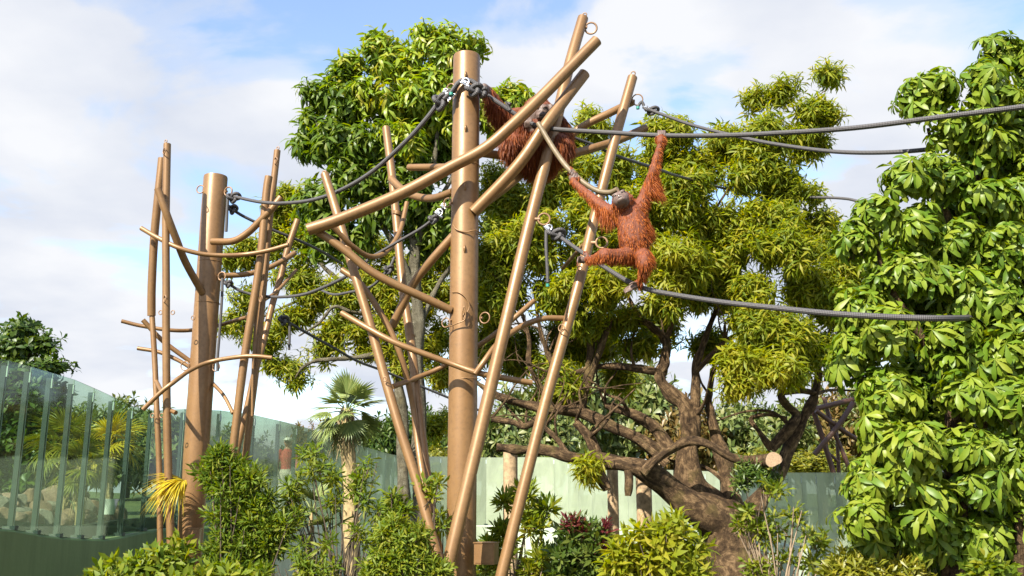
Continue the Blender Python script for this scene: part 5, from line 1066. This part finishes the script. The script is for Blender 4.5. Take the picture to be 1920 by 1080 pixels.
T_s1 = [spray_tpl(9, 0.095, 0.045, 60, -30, 0.3, 200 + s, 0.05) for s in range(4)]
T_s2 = [spray_tpl(14, 0.07, 0.022, 70, -30, 0.3, 210 + s, 0.14, jit=.6) for s in range(4)]
T_s3 = [spray_tpl(11, 0.085, 0.028, 50, -40, 0.3, 220 + s, 0.10, jit=.6) for s in range(4)]
T_s4 = [spray_tpl(12, 0.06, 0.022, 55, -40, 0.3, 260 + s, 0.08, jit=.6) for s in range(4)]
T_s5 = [spray_tpl(12, 0.12, 0.04, 70, 0, 0.2, 230 + s, 0.09) for s in range(4)]
T_s7 = [spray_tpl(11, 0.15, 0.045, 60, -20, 0.3, 240 + s, 0.05) for s in range(4)]
T_s8 = [spray_tpl(8, 0.08, 0.035, 60, -20, 0.3, 250 + s, 0.06) for s in range(4)]
def shrub(name, label, ells, Y, tpls, mtl, rc, dens, per, stems, stem_m, nparts=60, seed=0, tilt=.7, sc=(.75, 1.2), zmin=-.4, stem_r=.012, group=None, frac=.8, cat='shrub', base=None, mincl=4):
    E = EL(ells, Y); bx_ = base if base is not None else ells[0][0]; b = A(bx_, 1000, Y)
    t_ = thing(name, label, cat, (b.x, Y, 0), group); rg = random.Random(seed)
    mb = MB()
    for e in E:
        for j in range(stems):
            c = A(e[0] + rg.uniform(-.5, .5) * e[2], e[1] + rg.uniform(-.5, .6) * e[3], e[4] + rg.uniform(-.2, .2)); r0 = Vector((b.x + rg.uniform(-.1, .1), Y + rg.uniform(-.1, .1), 0))
            mid = r0 * .45 + c * .55; mid.x = r0.x * .6 + c.x * .4 + rg.uniform(-.06, .06); mb.tube([Vector(q) for q in smooth([r0, mid, c], 4)], [stem_r * (1.8 - 1.4 * i / 8) for i in range(9)], 6)
    if mb.v: mb.build('stems', stem_m, t_)
    leafy(t_, E, tpls, mtl, rc, dens, per, tilt, sc, nparts, 'leaf_spray', stem_r * .5, frac, zmin, .8, .8, seed, stem_m, mincl=mincl)
    return t_
G_ = 'shrubs planted in front of the climbing frames'
shrub('broadleaf_shrub', 'bright green broad-leaved shrub at the bottom left corner below the glass', [(290, 1072, 50, 26), (318, 1050, 26, 24), (240, 1092, 50, 22), (195, 1100, 36, 16), (300, 1105, 110, 26), (400, 1100, 60, 22), (440, 1100, 40, 24)], 9.6, T_s1, ML_bright, .14, .7, 12, 1, M_twig, 120, 61, group=G_)
shrub('upright_shrub', 'dense fine-leaved green shrub growing tall right of the left thick pole', [(418, 850, 24, 18), (440, 878, 26, 20), (468, 900, 30, 24), (412, 905, 22, 20), (440, 930, 30, 22), (486, 945, 34, 24), (424, 968, 32, 24), (470, 985, 36, 26), (515, 985, 24, 20), (440, 1015, 40, 26), (500, 1030, 36, 26), (410, 1050, 30, 26), (460, 1065, 60, 26), (540, 985, 14, 16), (395, 880, 12, 14)], 11.8, T_s2, ML_fine, .10, .30, 11, 2, M_twig, 100, 62, group=G_, base=445)
shrub('thin_stemmed_shrub', 'airy shrub with thin dark stems and small leaf tufts around the fan palm trunk', [(600, 880, 34, 26), (582, 850, 24, 18), (640, 895, 40, 28), (690, 880, 36, 28), (680, 925, 34, 26), (560, 905, 22, 14), (620, 935, 26, 18), (715, 955, 18, 12), (540, 935, 22, 18), (560, 960, 18, 12)], 12.0, T_s3, ML_fine, .085, .09, 5, 3, M_twig, 80, 63, mincl=2, group=G_, base=650, stem_r=.010)
shrub('leggy_shrub', 'sparse dark-leaved shrub at the bottom between the upright shrub and the fan palm trunk', [(575, 1020, 40, 34), (620, 1040, 46, 36), (545, 1060, 50, 30), (660, 1010, 34, 34), (590, 1075, 60, 26), (680, 1060, 40, 34), (510, 1075, 30, 20)], 11.2, T_s3, ML_fine, .085, .06, 5, 3, M_twig, 60, 64, mincl=2, group=G_, base=600)
shrub('yellow_green_shrub', 'dense yellow green shrub at the foot of the two leaning poles', [(755, 1000, 36, 26), (740, 1035, 44, 36), (780, 1040, 36, 36), (745, 1075, 60, 30), (800, 1075, 36, 26)], 10.4, T_s4, ML_bright, .10, .6, 14, 1, M_twig, 100, 65, group=G_)
shrub('slim_shrub', 'slim upright shrub with dark leaves beside the yellow green shrub', [(738, 925, 10, 16), (742, 955, 12, 18), (758, 960, 9, 18), (728, 985, 20, 14), (715, 1005, 26, 20)], 11.4, T_s3, ML_fine, .05, .2, 4, 2, M_twig, 20, 66, mincl=2, group=G_, base=738)
shrub('climbing_vine', 'small green vine leaves winding up the two leaning poles left of the centre pole', [(806, 912, 14, 9), (820, 905, 10, 8), (814, 935, 9, 14), (826, 965, 14, 10), (832, 985, 9, 12)], 10.95, T_s8, ML_bright, .05, .1, 3, 1, M_twig, 10, 67, mincl=1, group=G_, cat='vine', base=815)
shrub('laurel_shrub', 'yellow green shrub with small oval leaves right of the centre pole', [(945, 945, 20, 18), (1000, 925, 26, 20), (985, 965, 34, 26), (940, 1000, 24, 20), (1000, 1000, 40, 32), (940, 1030, 44, 36), (1010, 1050, 44, 36), (960, 1075, 60, 26), (1025, 960, 14, 12)], 12.2, T_s5, ML_bright, .09, .10, 5, 2, M_twig_pale, 80, 68, mincl=2, group=G_, base=965)
t_ = shrub('red_tipped_shrub', 'dark green shrub with red young leaves at its top, right of the far leaning pole', [(1085, 1005, 26, 20), (1120, 1020, 34, 24), (1085, 1045, 40, 32), (1140, 1050, 34, 30), (1105, 1075, 60, 26)], 11.6, T_s5, ML_mid, .13, .5, 8, 2, M_twig, 80, 69, group=G_)
leafy(t_, EL([(1072, 985, 9, 8), (1096, 996, 9, 6), (1136, 990, 7, 7), (1128, 1034, 7, 5)], 11.5), T_s5, ML_red, .07, .3, 3, .5, (.55, .85), 0, twig_frac=0, seed=70)
shrub('rhododendron_shrub', 'olive green shrub with long narrow leaves in rosettes left of the big trunk base', [(1205, 1015, 32, 18), (1258, 1005, 34, 16), (1280, 1040, 28, 24), (1220, 1050, 42, 24), (1165, 1050, 24, 20), (1260, 1080, 50, 24), (1190, 1085, 50, 20), (1300, 1080, 20, 20)], 10.6, T_s7, ML_mango, .15, .6, 8, 1, M_twig, 100, 71, group=G_, base=1230)
shrub('twiggy_shrub', 'twiggy shrub with pale bare stems and small light green leaves right of the big trunk', [(1410, 960, 26, 22), (1440, 930, 30, 24), (1460, 985, 40, 26), (1420, 1010, 30, 24), (1500, 960, 30, 22), (1520, 1000, 40, 26), (1450, 1040, 50, 30), (1530, 1050, 46, 28), (1410, 1065, 40, 24), (1390, 990, 18, 16)], 12.4, T_s8, ML_bright, .085, .10, 5, 4, M_twig_pale, 80, 72, mincl=2, group=G_, base=1450, stem_r=.012)
shrub('golden_shrub', 'low yellow and orange tinged shrub at the bottom right under the umbrella tree', [(1600, 1065, 40, 22), (1570, 1080, 40, 20), (1640, 1080, 40, 20), (1700, 1080, 40, 16)], 9.6, T_s3, ML_faryel, .11, .7, 11, 1, M_twig, 60, 73, group=G_)
shrub('young_leafy_plant', 'small plant with large bright leaves at the bottom edge below the shaded palm', [(1845, 1075, 26, 12), (1870, 1082, 20, 8)], 7.6, T_s1, ML_bright, .08, .8, 8, 1, M_twig, 12, 74, group=G_)
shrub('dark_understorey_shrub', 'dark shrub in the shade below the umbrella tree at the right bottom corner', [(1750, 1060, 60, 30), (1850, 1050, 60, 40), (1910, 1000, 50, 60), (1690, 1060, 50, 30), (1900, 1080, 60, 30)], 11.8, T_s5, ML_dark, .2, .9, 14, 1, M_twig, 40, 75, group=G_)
shrub('fern_like_shrub', 'dark green narrow-leaved plant hanging at the trunk fork of the old tree', [(1405, 885, 26, 12), (1440, 895, 30, 12), (1390, 905, 20, 10)], 18.0, T_s3, ML_dark, .2, .8, 12, 1, M_twig, 0, 76, base=1410)
# undergrowth that closes the bed between and behind the shrubs
rng = np.random.default_rng(90); n = 1500
yy = rng.uniform(9, 33, n); xx = rng.uniform(-.5, .5, n) * yy * 1.1; und = thing('undergrowth_root', None, None, (0, 15, 0)); bpy.data.objects.remove(und)
keep = np.ones(n, bool); fx = np.array([s[:2] for s in stations])
keep &= np.array([np.min(np.linalg.norm(fx - [x, y], axis=1)) > .7 for x, y in zip(xx, yy)]) & (xx > -6.3)
fr = np.interp(np.arctan2(xx, yy), np.arctan2(fx[:, 0], fx[:, 1]), np.linalg.norm(fx, axis=1)); keep &= np.hypot(xx, yy) < fr - .6
xx, yy = xx[keep], yy[keep]; n = len(xx); zz = rng.uniform(.08, .38, n)
pos = np.stack([xx, yy, zz], 1).repeat(3, 0) + rng.normal(0, .16, (n * 3, 3)); u = unit(len(pos)); u[:, 2] = np.abs(u[:, 2])
Ms = mats_from(u, rng.uniform(0, 6.28, len(pos)), np.arccos(u[:, 2]) * .6, rng.uniform(1.2, 2.2, len(pos)))
holder = bpy.data.objects.new('bed', None); COL.objects.link(holder)
scatter(holder, T_s5, pos, Ms, ML_mid, 0, 'x', 'undergrowth')
ug = [c for c in holder.children][0]; ug.parent = None; bpy.data.objects.remove(holder); tag(ug, 'low leafy undergrowth covering the planting bed', None, None, 'stuff')
